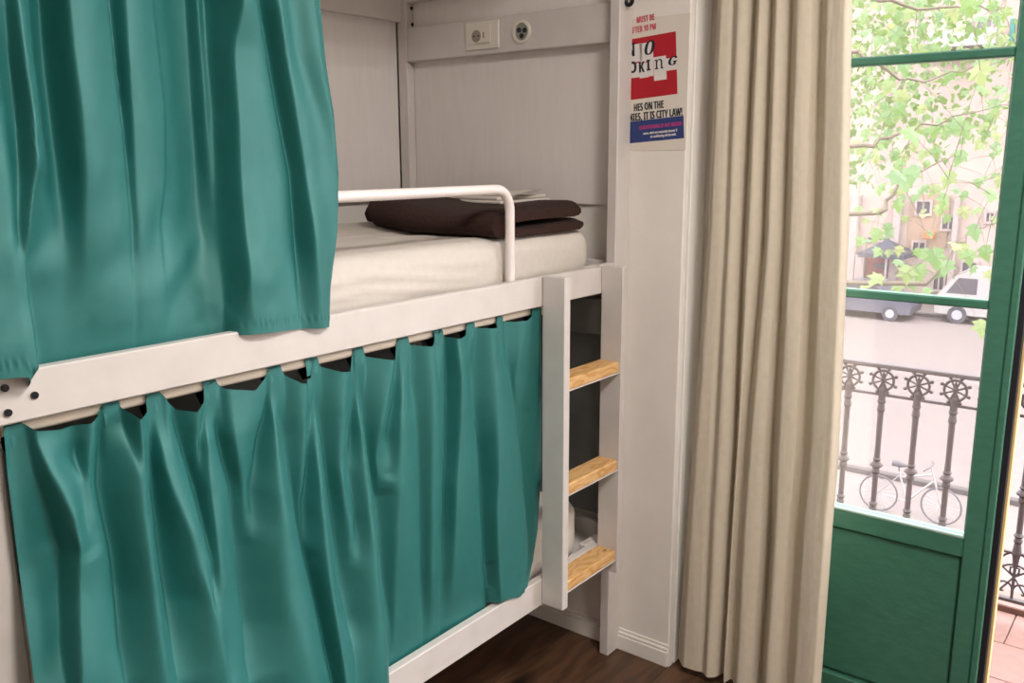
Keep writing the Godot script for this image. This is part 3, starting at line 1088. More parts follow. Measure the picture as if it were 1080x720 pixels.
func build_lower_curtain() -> void:
	var spec := [
		["R", [5, 452, 1.0], [8, 500, 1.0], [20, 600, 1.0], [36, 720, 2.5], [44, 780, 3.8]],
		["v*", [30, 462, 0.6], [37, 500, 0.6], [50, 540, 0.4], [63, 575, 0.2], [63, 620, 0.2], [65, 680, 1.5], [70, 720, 2.8]],
		["R", [36, 465, 1.4], [50, 495, 2.2], [66, 522, 2.6], [78, 548, 3.0], [83, 580, 3.2], [82, 620, 3.4], [82, 660, 3.8], [84, 720, 4.4]],
		["v", [80, 478, 0.2], [88, 500, 0.8]],
		["r", [98, 455, 1.4], [92, 490, 1.6], [90, 520, 1.8]],
		["E", [104, 441, 0.8, 0.8], [101, 480, 0.8, 1.0], [99, 510, 1.0, 1.0], [106, 545, 1.2, 1.0], [114, 580, 1.4, 1.0], [118, 620, 1.6, 1.0], [123, 680, 2.6, 0.8], [131, 720, 3.4, 0.6]],
		["R", [143, 438, 2.8], [147, 480, 2.8], [151, 520, 3.0], [157, 575, 3.3], [164, 631, 3.6], [170, 675, 4.0], [176, 720, 4.4]],
		["E", [156, 436, 1.2, 1.3], [157, 480, 1.2, 1.3], [158, 520, 1.3, 1.3], [164, 575, 1.4, 1.3], [172, 631, 1.8, 1.1], [179, 680, 2.8, 0.7], [186, 720, 3.6, 0.4]],
		["R", [167, 448, 1.0], [173, 490, 1.6], [184, 520, 2.2], [204, 564, 3.0], [213, 600, 3.4], [224, 630, 3.8], [234, 680, 4.4], [243, 720, 4.8]],
		["e", [182, 448, 0.2, 0.6], [195, 490, 0.4, 0.8], [204, 520, 1.0, 1.0], [214, 560, 2.0, 0.8], [222, 590, 2.6, 0.4]],
		["r", [214, 421, 1.4], [209, 444, 1.3], [208, 468, 0.9]],
		["e", [218, 415, 0.6, 0.6], [212, 442, 0.7, 0.7], [210, 466, 0.5, 0.3]],
		["r", [217, 433, 0.8], [218, 460, 1.5], [220, 500, 2.1], [223, 530, 2.5], [228, 567, 2.9], [232, 615, 3.2], [239, 665, 3.6]],
		["E", [224, 445, 0.3, 0.4], [233, 490, 0.6, 0.8], [240, 515, 0.8, 1.0], [243, 567, 1.0, 1.1], [249, 615, 1.4, 1.2], [255, 660, 2.0, 1.2], [257, 695, 2.8, 1.0], [262, 720, 3.4, 0.8]],
		["r", [244, 418, 1.0], [248, 460, 1.6], [253, 490, 1.4], [257, 512, 0.9]],
		["e", [282, 400, 0.4, 0.4], [276, 440, 0.4, 0.5], [269, 460, 0.4, 0.6], [265, 490, 0.2, 0.4], [261, 514, 0.2, 0.2]],
		["R", [286, 415, 0.8], [291, 460, 1.6], [296, 515, 2.4], [302, 560, 2.9], [307, 627, 3.4], [320, 684, 4.2], [327, 720, 4.6]],
		["E", [291, 415, 0.4, 0.4], [295, 460, 0.7, 0.8], [303, 500, 1.0, 1.0], [311, 550, 1.3, 1.2], [318, 585, 1.5, 1.2], [327, 622, 1.8, 1.2], [342, 689, 2.6, 1.0], [349, 720, 3.2, 0.8]],
		["r", [321, 404, 1.2], [321, 440, 1.2], [322, 460, 1.1], [319, 500, 0.9], [315, 532, 0.6]],
		["e", [329, 399, 0.6, 0.8], [327, 430, 0.3, 0.7], [325, 460, 0.3, 0.6], [321, 500, 0.3, 0.5], [317, 530, 0.2, 0.2]],
		["R", [329, 425, 0.6], [331, 460, 1.2], [338, 515, 2.0], [343, 565, 2.5], [347, 604, 2.9], [353, 649, 3.4], [360, 693, 4.2], [364, 720, 4.6]],
		["E", [331, 428, 0.3, 0.4], [337, 460, 0.5, 0.6], [344, 515, 0.8, 0.9], [349, 560, 1.1, 1.0], [356, 615, 1.5, 1.0], [364, 655, 2.2, 0.8], [371, 684, 3.2, 0.6], [374, 720, 3.8, 0.4]],
		["r", [363, 392, 1.4], [361, 430, 1.4], [359, 460, 1.3], [358, 490, 1.3], [363, 530, 1.6], [368, 555, 1.5]],
		["e", [371, 389, 0.4, 0.6], [370, 430, 0.3, 0.6], [367, 460, 0.3, 0.5], [365, 495, 0.6, 0.3], [372, 545, 0.8, 0.4]],
		["R", [372, 400, 0.4], [381, 460, 1.1], [389, 522, 1.8], [394, 570, 2.4], [397, 615, 3.0], [402, 667, 3.8], [403, 700, 4.2], [404, 730, 4.4]],
		["E", [375, 400, 0.2, 0.4], [385, 460, 0.5, 0.8], [393, 522, 1.0, 1.4], [399, 570, 1.2, 1.4], [402, 615, 1.6, 1.9], [409, 667, 2.0, 2.3], [410, 705, 2.2, 2.5]],
		["r", [415, 383, 1.2], [408, 420, 1.2], [401, 455, 1.0], [396, 478, 0.8]],
		["e", [420, 371, 0.2, 0.4], [414, 420, 0.2, 0.3], [407, 455, 0.1, 0.2]],
		["R", [424, 398, 1.0], [423, 450, 1.4], [423, 512, 1.4], [420, 573, 1.1], [417, 640, 0.3], [416, 690, -0.3]],
		["E", [430, 398, 0.2, 0.2], [437, 450, 0.2, 0.2], [440, 512, 0.2, 0.2], [442, 573, 0.1, 0.2], [443, 640, -0.2, 0.1], [444, 690, -0.45, 0.1]],
		["R", [454, 364, 1.1], [458, 420, 1.2], [458, 450, 1.2], [457, 512, 1.1], [456, 603, 0.8], [455, 670, -0.3]],
		["E", [467, 359, 0.3, 0.8], [468, 420, 0.3, 0.8], [468, 470, 0.3, 0.8], [466, 512, 0.3, 0.6], [463, 603, 0.1, 0.3], [462, 660, -0.4, 0.15]],
		["R", [482, 358, 1.2], [487, 400, 1.4], [486, 440, 1.5], [482, 512, 1.5], [479, 600, 0.8], [478, 650, -0.3]],
		["E", [493, 353, 0.3, 0.5], [496, 420, 0.5, 0.8], [503, 475, 0.5, 1.0], [505, 512, 0.5, 1.0], [508, 573, 0.2, 0.6], [513, 630, -0.2, 0.3]],
		["R", [519, 346, 1.1], [523, 390, 1.3], [526, 420, 1.5], [526, 505, 1.9], [524, 545, 2.0], [526, 600, 1.7], [528, 632, 1.7]],
		["E", [529, 344, 0.3, 0.5], [531, 370, 0.4, 0.6], [541, 425, 0.4, 0.8], [550, 496, 0.7, 1.2], [555, 564, 0.9, 1.0], [556, 600, 1.1, 0.6], [549, 628, 1.5, 0.2]],
		["r", [558, 337, 0.9], [550, 370, 0.7], [543, 402, 0.4]],
		["R", [571, 330, 0.4], [571, 500, -0.1], [567, 557, -0.4], [562, 590, 0.0], [556, 620, 1.0]],
	]
	var lines := read_lines(spec, true, 2.0, 2.3)
	var f := fold_field(lines, -1.90, -0.43, 0.0025, 0.25, 1.26, 0.004, 0.10, EYE.x, EYE.z)
	blur_field(f, 1, 2)
	var edge_l: Dictionary = lines[0]
	var edge_r: Dictionary = lines[-1]
	var topl := outline([[5, 451, 1.0], [23, 447, 1.0], [27, 447, 1.0], [65, 448, 1.4], [93, 440, 1.2], [108, 429, 1.0], [127, 426, 1.0], [130, 431, 1.2], [143, 436, 2.4], [153, 428, 1.2], [158, 417, 1.0], [170, 414, 0.9], [174, 417, 0.9], [193, 429, 1.4], [207, 429, 1.4], [216, 409, 0.8], [228, 402, 0.8], [231, 404, 0.8], [250, 406, 1.2], [270, 407, 1.0], [284, 391, 0.8], [296, 386, 0.8], [299, 390, 0.8], [317, 399, 1.2], [328, 400, 0.8], [332, 380, 0.8], [336, 378, 0.8], [338, 382, 0.8], [357, 387, 1.2], [369, 387, 0.8], [374, 370, 0.8], [384, 367, 0.8], [386, 372, 0.8], [403, 374, 1.0], [416, 375, 1.0], [420, 359, 0.8], [431, 356, 0.8], [433, 360, 0.8], [453, 361, 1.0], [463, 358, 1.0], [459, 349, 0.7], [466, 347, 0.7], [469, 351, 0.7], [483, 353, 1.1], [491, 350, 1.0], [493, 340, 0.7], [500, 339, 0.7], [502, 342, 0.7], [513, 342, 0.9], [525, 341.5, 0.9], [524, 334, 0.6], [530, 332, 0.6], [532, 336, 0.6], [545, 336, 0.8], [555, 334, 0.9], [561, 326, 0.6], [570, 324, 0.6]], true, 1.6)
	var hem := outline([[0, 790, 4.5], [40, 785, 4.4], [120, 775, 4.2], [250, 760, 4.4], [404, 735, 4.2], [409, 728, 3.6], [412, 716, -1.0], [444, 692, -1.2], [478, 670, -1.0], [503, 653, -1.0], [510, 648, -0.6], [518, 641, 1.4], [524, 637, 2.8], [530, 634, 3.2], [546, 629, 2.9], [556, 621, 1.9], [562, 604, 0.4]], true)
	# tabs round the rod
	var tabs := [[5, 24, 449], [108, 127, 427], [154, 170, 416], [214, 229, 405], [283, 297, 389], [322, 336, 380], [373, 384, 369], [420, 431, 358], [457, 467, 350], [492, 501, 341], [523, 530, 334], [560, 570, 325]]
	var tab_x := []
	for q in tabs:
		var ta := on_z(q[0], q[2], 0.009).x
		var tb := on_z(q[1], q[2] - 2, 0.009).x
		tab_x.append([(ta + tb) * 0.5, (tb - ta) * 0.5])
	var t := thing("bunk_curtain", "teal cotton tab curtain closing off the lower bunk", "curtain", Vector3(-1.2, 0.36, 0.0))
	var nz := FastNoiseLite.new()
	nz.seed = 6
	nz.fractal_octaves = 2
	nz.frequency = 1.0
	var rows := []
	var nr := 220
	var nc := 560
	var l0: float = edge_l.s[0]
	var r0: float = edge_r.s[0]
	for i in nr + 1:
		var row := PackedVector3Array()
		for j in nc + 1:
			var u := float(j) / nc
			var s := lerpf(l0, r0, u)
			var y := 0.0
			for pass_no in 2:
				var yt := piecewise(topl[0], topl[1], s)
				var clear := 1.0
				for q in tab_x: clear = minf(clear, smoothstep(q[1] * 0.9, q[1] + 0.012, absf(s - q[0])))
				yt -= 0.009 * clear
				var yb := piecewise(hem[0], hem[1], s)
				y = lerpf(minf(yt, 1.222), yb, float(i) / nr)
				s = lerpf(at_line(edge_l, y, 0.1)[0], at_line(edge_r, y, 0.1)[0], u)
			var d := field_at(f, s, y)
			d += nz.get_noise_2d(s * 9.0, y * 3.0) * 0.0020
			var near := 0.0
			for q in tab_x: near = maxf(near, 1.0 - smoothstep(q[1] * 0.8, q[1] + 0.010, absf(s - q[0])))
			d = lerpf(d, 0.0105, near * smoothstep(1.10, 1.195, y))
			row.append(Vector3(s, y, d))
		rows.append(row)
	sheet("cloth", rows, M.teal, t, Vector3.BACK)
	for q in tabs:
		var xa := on_z(q[0], q[2], 0.009).x
		var xb := on_z(q[1], q[2] - 2, 0.009).x
		var tr := []
		var prof := [Vector2(0.0105, 1.188), Vector2(0.0105, 1.200)]
		for k in 11:
			var a := PI * k / 10.0
			prof.append(Vector2(-0.004 + cos(a) * 0.0125, 1.214 + sin(a) * 0.0125))
		prof.append(Vector2(-0.0165, 1.195))
		prof.append(Vector2(-0.004, 1.180))
		for p in prof:
			var row := PackedVector3Array()
			for k in 9:
				var uu := k / 8.0
				var wob := 0.0012 * sin(uu * 9.0 + q[0])
				row.append(Vector3(lerpf(xa, xb, uu), p.y, p.x + wob))
			tr.append(row)
		sheet("tab", tr, M.teal, t, Vector3.BACK)

# ---------------------------------------------------------------- balcony door
const DOOR_X := 0.120
const LEAF_Z0 := 0.445
const LEAF_Z1 := 1.050

func build_door() -> void:
	var d := thing("door_1", "dark green balcony door leaf with three panes above a solid panel", "", Vector3(DOOR_X, 0, LEAF_Z0), "", "structure")
	O = d.position
	var x0 := DOOR_X
	var x1 := DOOR_X + 0.045
	var top := 2.50
	var gz1 := 0.983
	box("stile", Vector3(x0, 0.012, LEAF_Z0), Vector3(x1, top, LEAF_Z0 + 0.09), M.green, d, 0.003)
	# closing stile: flat part and a narrower raised lip along the edge
	var st := start()
	bx(st, Vector3(x0, 0.012, gz1), Vector3(x1, top, 1.030), 0.003)
	bx(st, Vector3(x0 - 0.004, 0.012, 1.0315), Vector3(x0 + 0.008, top, LEAF_Z1), 0.003)
	done(st, "stile", M.green, d)
	box("gasket", Vector3(x0 + 0.012, 0.012, 1.0302), Vector3(x1 + 0.004, top, 1.0640), M.dark_gap, d, 0.001)
	box("rebate_edge", Vector3(x0 + 0.026, 0.012, 1.0645), Vector3(x1 + 0.012, top, 1.0715), M.bare_edge, d, 0.001)
	var za := LEAF_Z0 + 0.0905
	var zb := gz1 - 0.0005
	# rails and bars; heights read on this plane
	var y_mid_top := on_x(960, 551.5, x0).y
	var y_pan_top := on_x(960, 575, x0).y
	box("top_rail", Vector3(x0, top - 0.10, za), Vector3(x1, top, zb), M.green, d, 0.003)
	box("middle_rail", Vector3(x0, y_pan_top, za), Vector3(x1, y_mid_top - 0.004, zb), M.green, d, 0.004)
	box("bottom_rail", Vector3(x0, 0.012, za), Vector3(x1, 0.098, zb), M.green, d, 0.003)
	box("sill_bead", Vector3(x0 - 0.002, y_mid_top - 0.011, za), Vector3(x0 + 0.012, y_mid_top - 0.002, zb), M.bead, d, 0.003)
	box("panel", Vector3(x0 + 0.012, 0.108, za + 0.006), Vector3(x1 - 0.008, y_pan_top - 0.004, zb - 0.006), M.green, d, 0.003)
	box("panel_recess", Vector3(x0 + 0.022, 0.098, za), Vector3(x1 - 0.012, y_pan_top, zb), M.green, d, 0.0)
	var yb1 := on_x(985, 59.5, x0).y
	var yb2 := on_x(977, 316.5, x0).y
	for y in [yb1, yb2]:
		box("glazing_bar", Vector3(x0 + 0.004, y - 0.0115, za), Vector3(x1 - 0.006, y + 0.0115, zb), M.green, d, 0.004)
	var lv := [y_mid_top, yb2 - 0.0115, yb2 + 0.0115, yb1 - 0.0115, yb1 + 0.0115, top - 0.10]
	for k in 3:
		box("pane", Vector3(x0 + 0.022, lv[k * 2] + 0.0005, za + 0.0005), Vector3(x0 + 0.026, lv[k * 2 + 1] - 0.0005, zb - 0.0005), M.glass, d, 0.0)
	# thin pale glazing bead along the closing stile
	box("glazing_bead", Vector3(x0 + 0.010, y_mid_top + 0.003, zb - 0.003), Vector3(x0 + 0.021, top - 0.101, zb - 0.0002), M.bead, d, 0.001)
	var fr := thing("trim_1", "white boarded frame round the balcony door", "", Vector3(DOOR_X, 0, OPEN_Z0), "", "structure")
	O = fr.position
	box("jamb", Vector3(DOOR_X - 0.0, 0.0, OPEN_Z0 + 0.0005), Vector3(DOOR_X + 0.07, OPEN_H, LEAF_Z0 - 0.003), M.wall, fr)
	box("jamb", Vector3(DOOR_X - 0.0, 0.0, OPEN_Z1 - 0.047), Vector3(DOOR_X + 0.07, OPEN_H, OPEN_Z1 - 0.0005), M.wall, fr)
	box("head", Vector3(DOOR_X - 0.0, 2.512, LEAF_Z0 - 0.002), Vector3(DOOR_X + 0.07, OPEN_H, OPEN_Z1 - 0.048), M.wall, fr)
	var sl := thing("trim_2", "dark wooden threshold of the balcony opening", "", Vector3(0.1, 0, 1.0), "", "structure")
	O = sl.position
	box("threshold", Vector3(0.0005, -0.12, OPEN_Z0 + 0.0005), Vector3(0.33, -0.002, OPEN_Z1 - 0.0005), M.plank[0], sl)

func build_door_curtain() -> void:
	# valleys traced at five heights of the photograph; between them the cloth makes rounded folds
	var rows_px := [0, 253, 476, 560, 694]
	var valley := [[757, 746, 730, 724, 715], [773, 764, 752, 747, 741], [796.5, 784, 776, 771, 763], [814, 805, 785, 778, 771.5], [834.5, 826.5, 814, 812, 803], [865, 857.5, 847, 839, 831], [899, 895, 885, 878, 868]]
	var vh := [-0.8, 0.3, -2.2, -2.2, -2.8, -2.4, 0.0]
	var crest := [[0.9, 0.7], [1.3, 1.0], [1.4, 1.5], [1.6, 1.9], [1.8, 2.0], [1.2, 1.5]]
	var spec := []
	for k in valley.size():
		var ln := ["R"]
		for r in 5: ln.append([valley[k][r], rows_px[r], vh[k] * (1.0 if r < 3 else 1.3)])
		spec.append(ln)
		if k < valley.size() - 1:
			for e in 2:
				var lc := ["R"]
				for r in 5: lc.append([lerpf(valley[k][r], valley[k + 1][r], [0.26, 0.76][e]), rows_px[r], crest[k][e]])
				spec.append(lc)
	var lines := read_lines(spec, false, 1.7)
	var f := fold_field(lines, 0.19, 0.72, 0.002, 0.0, 2.5, 0.01, 0.1, EYE.z, -EYE.x)
	blur_field(f, 1, 4)
	var t := thing("balcony_curtain", "heavy beige floor-length curtain gathered beside the balcony door", "curtain", Vector3(0.0, 0.02, 0.45))
	var nz := FastNoiseLite.new()
	nz.seed = 8
	nz.frequency = 1.0
	var rows := []
	var nr := 200
	var nc := 230
	var top := 2.50
	var el: Dictionary = lines[0]
	var er: Dictionary = lines[-1]
	for i in nr + 1:
		var row := PackedVector3Array()
		var y := lerpf(top, 0.028, float(i) / nr)
		var a: float = at_line(el, y, 0.1)[0]
		var b: float = at_line(er, y, 0.1)[0]
		for j in nc + 1:
			var s := lerpf(a, b, float(j) / nc)
			var d := field_at(f, s, y)
			d += nz.get_noise_2d(s * 20.0, y * 2.0) * 0.002
			row.append(Vector3(-d, y, s))
		rows.append(row)
	sheet("cloth", rows, M.beige, t, Vector3.LEFT)
	var st := start()
	tube(st, [Vector3(0.0, 2.515, OPEN_Z0 + 0.001), Vector3(0.0, 2.515, OPEN_Z1 - 0.001)], 0.013, 12)
	done(st, "curtain_rod", M.rod, t)

# ---------------------------------------------------------------- poster
func letters(text: String, z: float, y: float, h: float, squeeze: float, mat: Material, parent: Node, serif := false, bold := true, slant := 0.0, right := false) -> MeshInstance3D:
	var tm := TextMesh.new()
	var sf := SystemFont.new()
	sf.font_names = PackedStringArray(["Droid Serif" if serif else "Droid Sans"])
	sf.font_weight = 700 if bold else 400
	tm.font = sf
	tm.text = text
	tm.font_size = 64
	tm.pixel_size = h / (64.0 * 0.714)
	tm.depth = 0.0006
	tm.horizontal_alignment = HORIZONTAL_ALIGNMENT_RIGHT if right else HORIZONTAL_ALIGNMENT_LEFT
	tm.vertical_alignment = VERTICAL_ALIGNMENT_BOTTOM
	var o := part("lettering", tm, mat, parent)
	var b := Basis(Vector3(squeeze, 0, 0), Vector3(slant, 1, 0), Vector3(0, 0, 1))
	o.transform = Transform3D(b, Vector3(z, y, 0.0014))
	if bold:
		# heavy strokes: the same letters once more, a hair to the side
		var o2 := part("lettering", tm, mat, parent)
		o2.transform = Transform3D(b, Vector3(z + h * 0.055 * squeeze, y, 0.0013))
	return o

func build_poster() -> void:
	# local axes: x along the wall towards the balcony, y up, z out of the wall
	var root := thing("poster", "no smoking poster in white, red and blue on the wall beside the bunk", "poster", Vector3(-0.001, 1.637, 0.0))
	root.transform = Transform3D(Basis(Vector3(0, 0, 1), Vector3(0, 1, 0), Vector3(-1, 0, 0)), Vector3(-0.0004, 1.636, 0.0))
	O = Vector3.ZERO
	box("paper", Vector3(-0.105, 0.0, 0.0), Vector3(0.1865, 0.374, 0.0008), M.paper, root, 0.0)
	# the print sits a little askew on the sheet
	var pr := Node3D.new()
	pr.name = "print"
	root.add_child(pr)
	var tilt := deg_to_rad(3.9)
	var piv := on_x(713, 33, 0.0)          # top right corner of the red field
	pr.transform = Transform3D(Basis(Vector3(0, 0, 1), tilt), Vector3(piv.z, piv.y - 1.636, 0.0))
	var rb := on_x(717, 99, 0.0)
	var bt := on_x(720.3, 122.6, 0.0)
	var bb := on_x(721.7, 146.3, 0.0)
	var red_h := piv.y - rb.y
	var y_bt := bt.y - piv.y
	var y_bb := bb.y - piv.y
	box("red_field", Vector3(-0.24, -red_h, 0.0008), Vector3(0.0, 0.0, 0.0011), M.poster_red, pr, 0.0)
	box("blue_field", Vector3(-0.22, y_bb, 0.0008), Vector3(0.017, y_bt, 0.0011), M.poster_blue, pr, 0.0)
	letters("MUST BE", -0.066, 0.036, 0.0165, 0.62, M.poster_pink, pr, false, true, 0.0, true)
	letters("AFTER 10 PM", -0.062, 0.010, 0.0165, 0.62, M.poster_pink, pr, false, true, 0.0, true)
	# cut-out letters: pale scraps with black characters
	var sc := [["N", -0.160, -0.066, 0.050, 0.050, true, 0.0], ["O", -0.118, -0.070, 0.044, 0.053, true, 0.25], ["O", -0.160, -0.110, 0.040, 0.040, false, 0.0], ["K", -0.121, -0.114, 0.030, 0.042, false, 0.0], ["I", -0.091, -0.112, 0.016, 0.042, false, 0.0], ["n", -0.074, -0.127, 0.041, 0.066, true, 0.0], ["G", -0.033, -0.104, 0.033, 0.034, true, 0.3]]
	for s in sc:
		box("scrap", Vector3(s[1], s[2], 0.0011), Vector3(s[1] + s[3], s[2] + s[4], 0.0013), M.poster_white, pr, 0.0)
	letters("O", -0.112, -0.064, 0.038, 0.85, M.ink, pr, true, true, 0.25)
	letters("N", -0.172, -0.062, 0.038, 0.95, M.ink, pr, true, true)
	letters("O", -0.160, -0.107, 0.032, 0.9, M.ink, pr, false, true)
	letters("K", -0.125, -0.108, 0.030, 0.75, M.ink, pr, false, true)
	letters("I", -0.098, -0.106, 0.030, 0.8, M.ink, pr, false, true)
	letters("n", -0.072, -0.108, 0.036, 0.95, M.ink, pr, true, false)
	letters("G", -0.034, -0.099, 0.024, 1.15, M.ink, pr, true, true, 0.3)
	letters("HES ON THE", -0.045, -0.213, 0.021, 0.60, M.ink, pr, false, true, 0.0, true)
	letters("NIES, IT IS CITY LAW!", 0.014, -0.240, 0.021, 0.60, M.ink, pr, false, true, 0.0, true)
	letters("CONDITIONING IF NOT NEEDED", 0.012, y_bt - 0.030, 0.0105, 0.62, M.poster_magenta, pr, false, true, 0.0, true)
	letters("rooms, which are constantly cleaned. If", -0.004, y_bt - 0.044, 0.0068, 0.62, M.poster_white, pr, false, true, 0.0, true)
	letters("air conditioning and fan units", -0.008, y_bt - 0.055, 0.0068, 0.62, M.poster_white, pr, false, true, 0.0, true)

# ---------------------------------------------------------------- balcony
func ring_points(c: Vector3, r: float, a0: float, a1: float, n: int) -> Array:
	var out := []
	for i in n + 1:
		var a := lerpf(a0, a1, float(i) / n)
		out.append(c + Vector3(0, sin(a) * r, cos(a) * r))
	return out

func build_balcony() -> void:
	var sl := structure("floor_balcony", "terracotta tiled balcony floor")
	box("slab", Vector3(0.32, -0.30, -0.7), Vector3(1.20, -0.012, 3.3), M.grout, sl, 0.0)
	var protos := []
	var st: SurfaceTool
	for k in 3:
		st = start()
		bx(st, Vector3(0, -0.012, 0), Vector3(0.240, 0.0, 0.240), 0.002)
		protos.append(st.commit())
	var xi := 0
	for ix in 4:
		for iz in 16:
			var x := 0.33 + ix * 0.243
			var z := -0.68 + iz * 0.243 + (0.12 if ix % 2 == 1 else 0.0)
			if x + 0.24 > 1.21: continue
			part("tile", protos[(ix * 5 + iz * 7) % 3], M.tile[(ix * 5 + iz * 7) % 3], sl, Vector3(x, 0, z))
	box("edge_course", Vector3(1.062, -0.012, -0.69), Vector3(1.205, 0.022, 3.3), M.tile[1], sl, 0.004)
	var r := thing("balcony_railing", "wrought iron balcony railing with turned balusters and wheel ornaments", "railing", Vector3(1.0, 0.0, 0.5))
	O = r.position
	var X := 1.0
	box("handrail", Vector3(X - 0.022, 0.852, -0.7), Vector3(X + 0.022, 0.868, 2.9), M.iron, r, 0.003)
	box("upper_bar", Vector3(X - 0.006, 0.744, -0.7), Vector3(X + 0.006, 0.754, 2.9), M.iron, r, 0.001)
	box("bottom_bar", Vector3(X - 0.012, 0.072, -0.7), Vector3(X + 0.012, 0.084, 2.9), M.iron, r, 0.001)
	box("lower_bar", Vector3(X - 0.006, 0.250, -0.7), Vector3(X + 0.006, 0.258, 2.9), M.iron, r, 0.001)
	for zz in [-0.68, 2.88]:
		box("foot", Vector3(X - 0.012, 0.0, zz - 0.012), Vector3(X + 0.012, 0.852, zz + 0.012), M.iron, r, 0.001)
	var sp := 0.1227
	# one of each, shared by all copies
	O = Vector3.ZERO
	st = start()
	lathe(st, Vector3.ZERO, [[0.0, 0.838], [0.004, 0.830], [0.010, 0.806], [0.005, 0.792], [0.006, 0.780], [0.012, 0.770], [0.013, 0.730], [0.016, 0.722], [0.011, 0.714], [0.015, 0.690], [0.011, 0.682], [0.010, 0.560], [0.011, 0.505], [0.016, 0.497], [0.011, 0.490], [0.022, 0.478], [0.024, 0.472], [0.012, 0.462], [0.016, 0.448], [0.010, 0.440], [0.010, 0.330], [0.017, 0.320], [0.011, 0.312], [0.015, 0.300], [0.011, 0.292], [0.016, 0.254], [0.012, 0.240], [0.008, 0.200]], 10)
	var mesh_bal := st.commit()
	st = start()
	var wc := Vector3(0, 0.803, 0)
	tube(st, ring_points(wc, 0.037, 0.0, TAU, 20), 0.0050, 6, false)
	for k in 8:
		var a := TAU * (k + 0.5) / 8.0
		var d := Vector3(0, sin(a), cos(a))
		if absf(d.z) > 0.25:
			tube(st, [wc + d * 0.008, wc + d * 0.037], 0.0036, 5)
		tube(st, [wc + d * 0.037, wc + d * 0.045], 0.0046, 5)
		lathe(st, wc + d * 0.048 - Vector3(0, 0.007, 0), [[0.0, 0.0], [0.006, 0.003], [0.0075, 0.007], [0.006, 0.011], [0.0, 0.014]], 6)
	var mesh_wheel := st.commit()
	st = start()
	# scrolls between the balusters at the foot: two arches, a heart and curls
	var hc := Vector3(0, 0.165, 0)
	tube(st, ring_points(Vector3(0, 0.150, 0), 0.060, 0.15, PI - 0.15, 14), 0.0040, 5)
	tube(st, ring_points(Vector3(0, 0.205, 0), 0.050, 0.1, PI - 0.1, 12), 0.0040, 5)
	for s in [-1.0, 1.0]:
		tube(st, [hc + Vector3(0, 0.0, 0), hc + Vector3(0, 0.018, s * 0.014), hc + Vector3(0, 0.034, s * 0.014), hc + Vector3(0, 0.036, s * 0.004), hc + Vector3(0, 0.028, 0)], 0.0036, 5)
		var curl := []
		for i in 15:
			var a := -0.4 + TAU * 0.85 * i / 14.0
			var rr := 0.030 - 0.0013 * i
			curl.append(Vector3(0, 0.118 + sin(a) * rr * s * s, s * (0.030 - cos(a) * rr)))
		tube(st, curl, 0.0038, 5)
		tube(st, [Vector3(0, 0.084, s * 0.055), Vector3(0, 0.12, s * 0.03), Vector3(0, 0.165, 0.0), Vector3(0, 0.20, -s * 0.045)], 0.0036, 5)
	tube(st, [Vector3(0, 0.084, 0), Vector3(0, 0.20, 0)], 0.005, 6)
	var mesh_scroll := st.commit()
	for k in range(-8, 20):
		var z := 0.3905 + k * sp
		if z < -0.6 or z > 2.8: continue
		var at := Vector3(0, 0, z - 0.5)
		part("baluster", mesh_bal, M.iron, r, at)
		part("wheel_ornament", mesh_wheel, M.iron, r, at)
		part("scroll_ornament", mesh_scroll, M.iron, r, at)

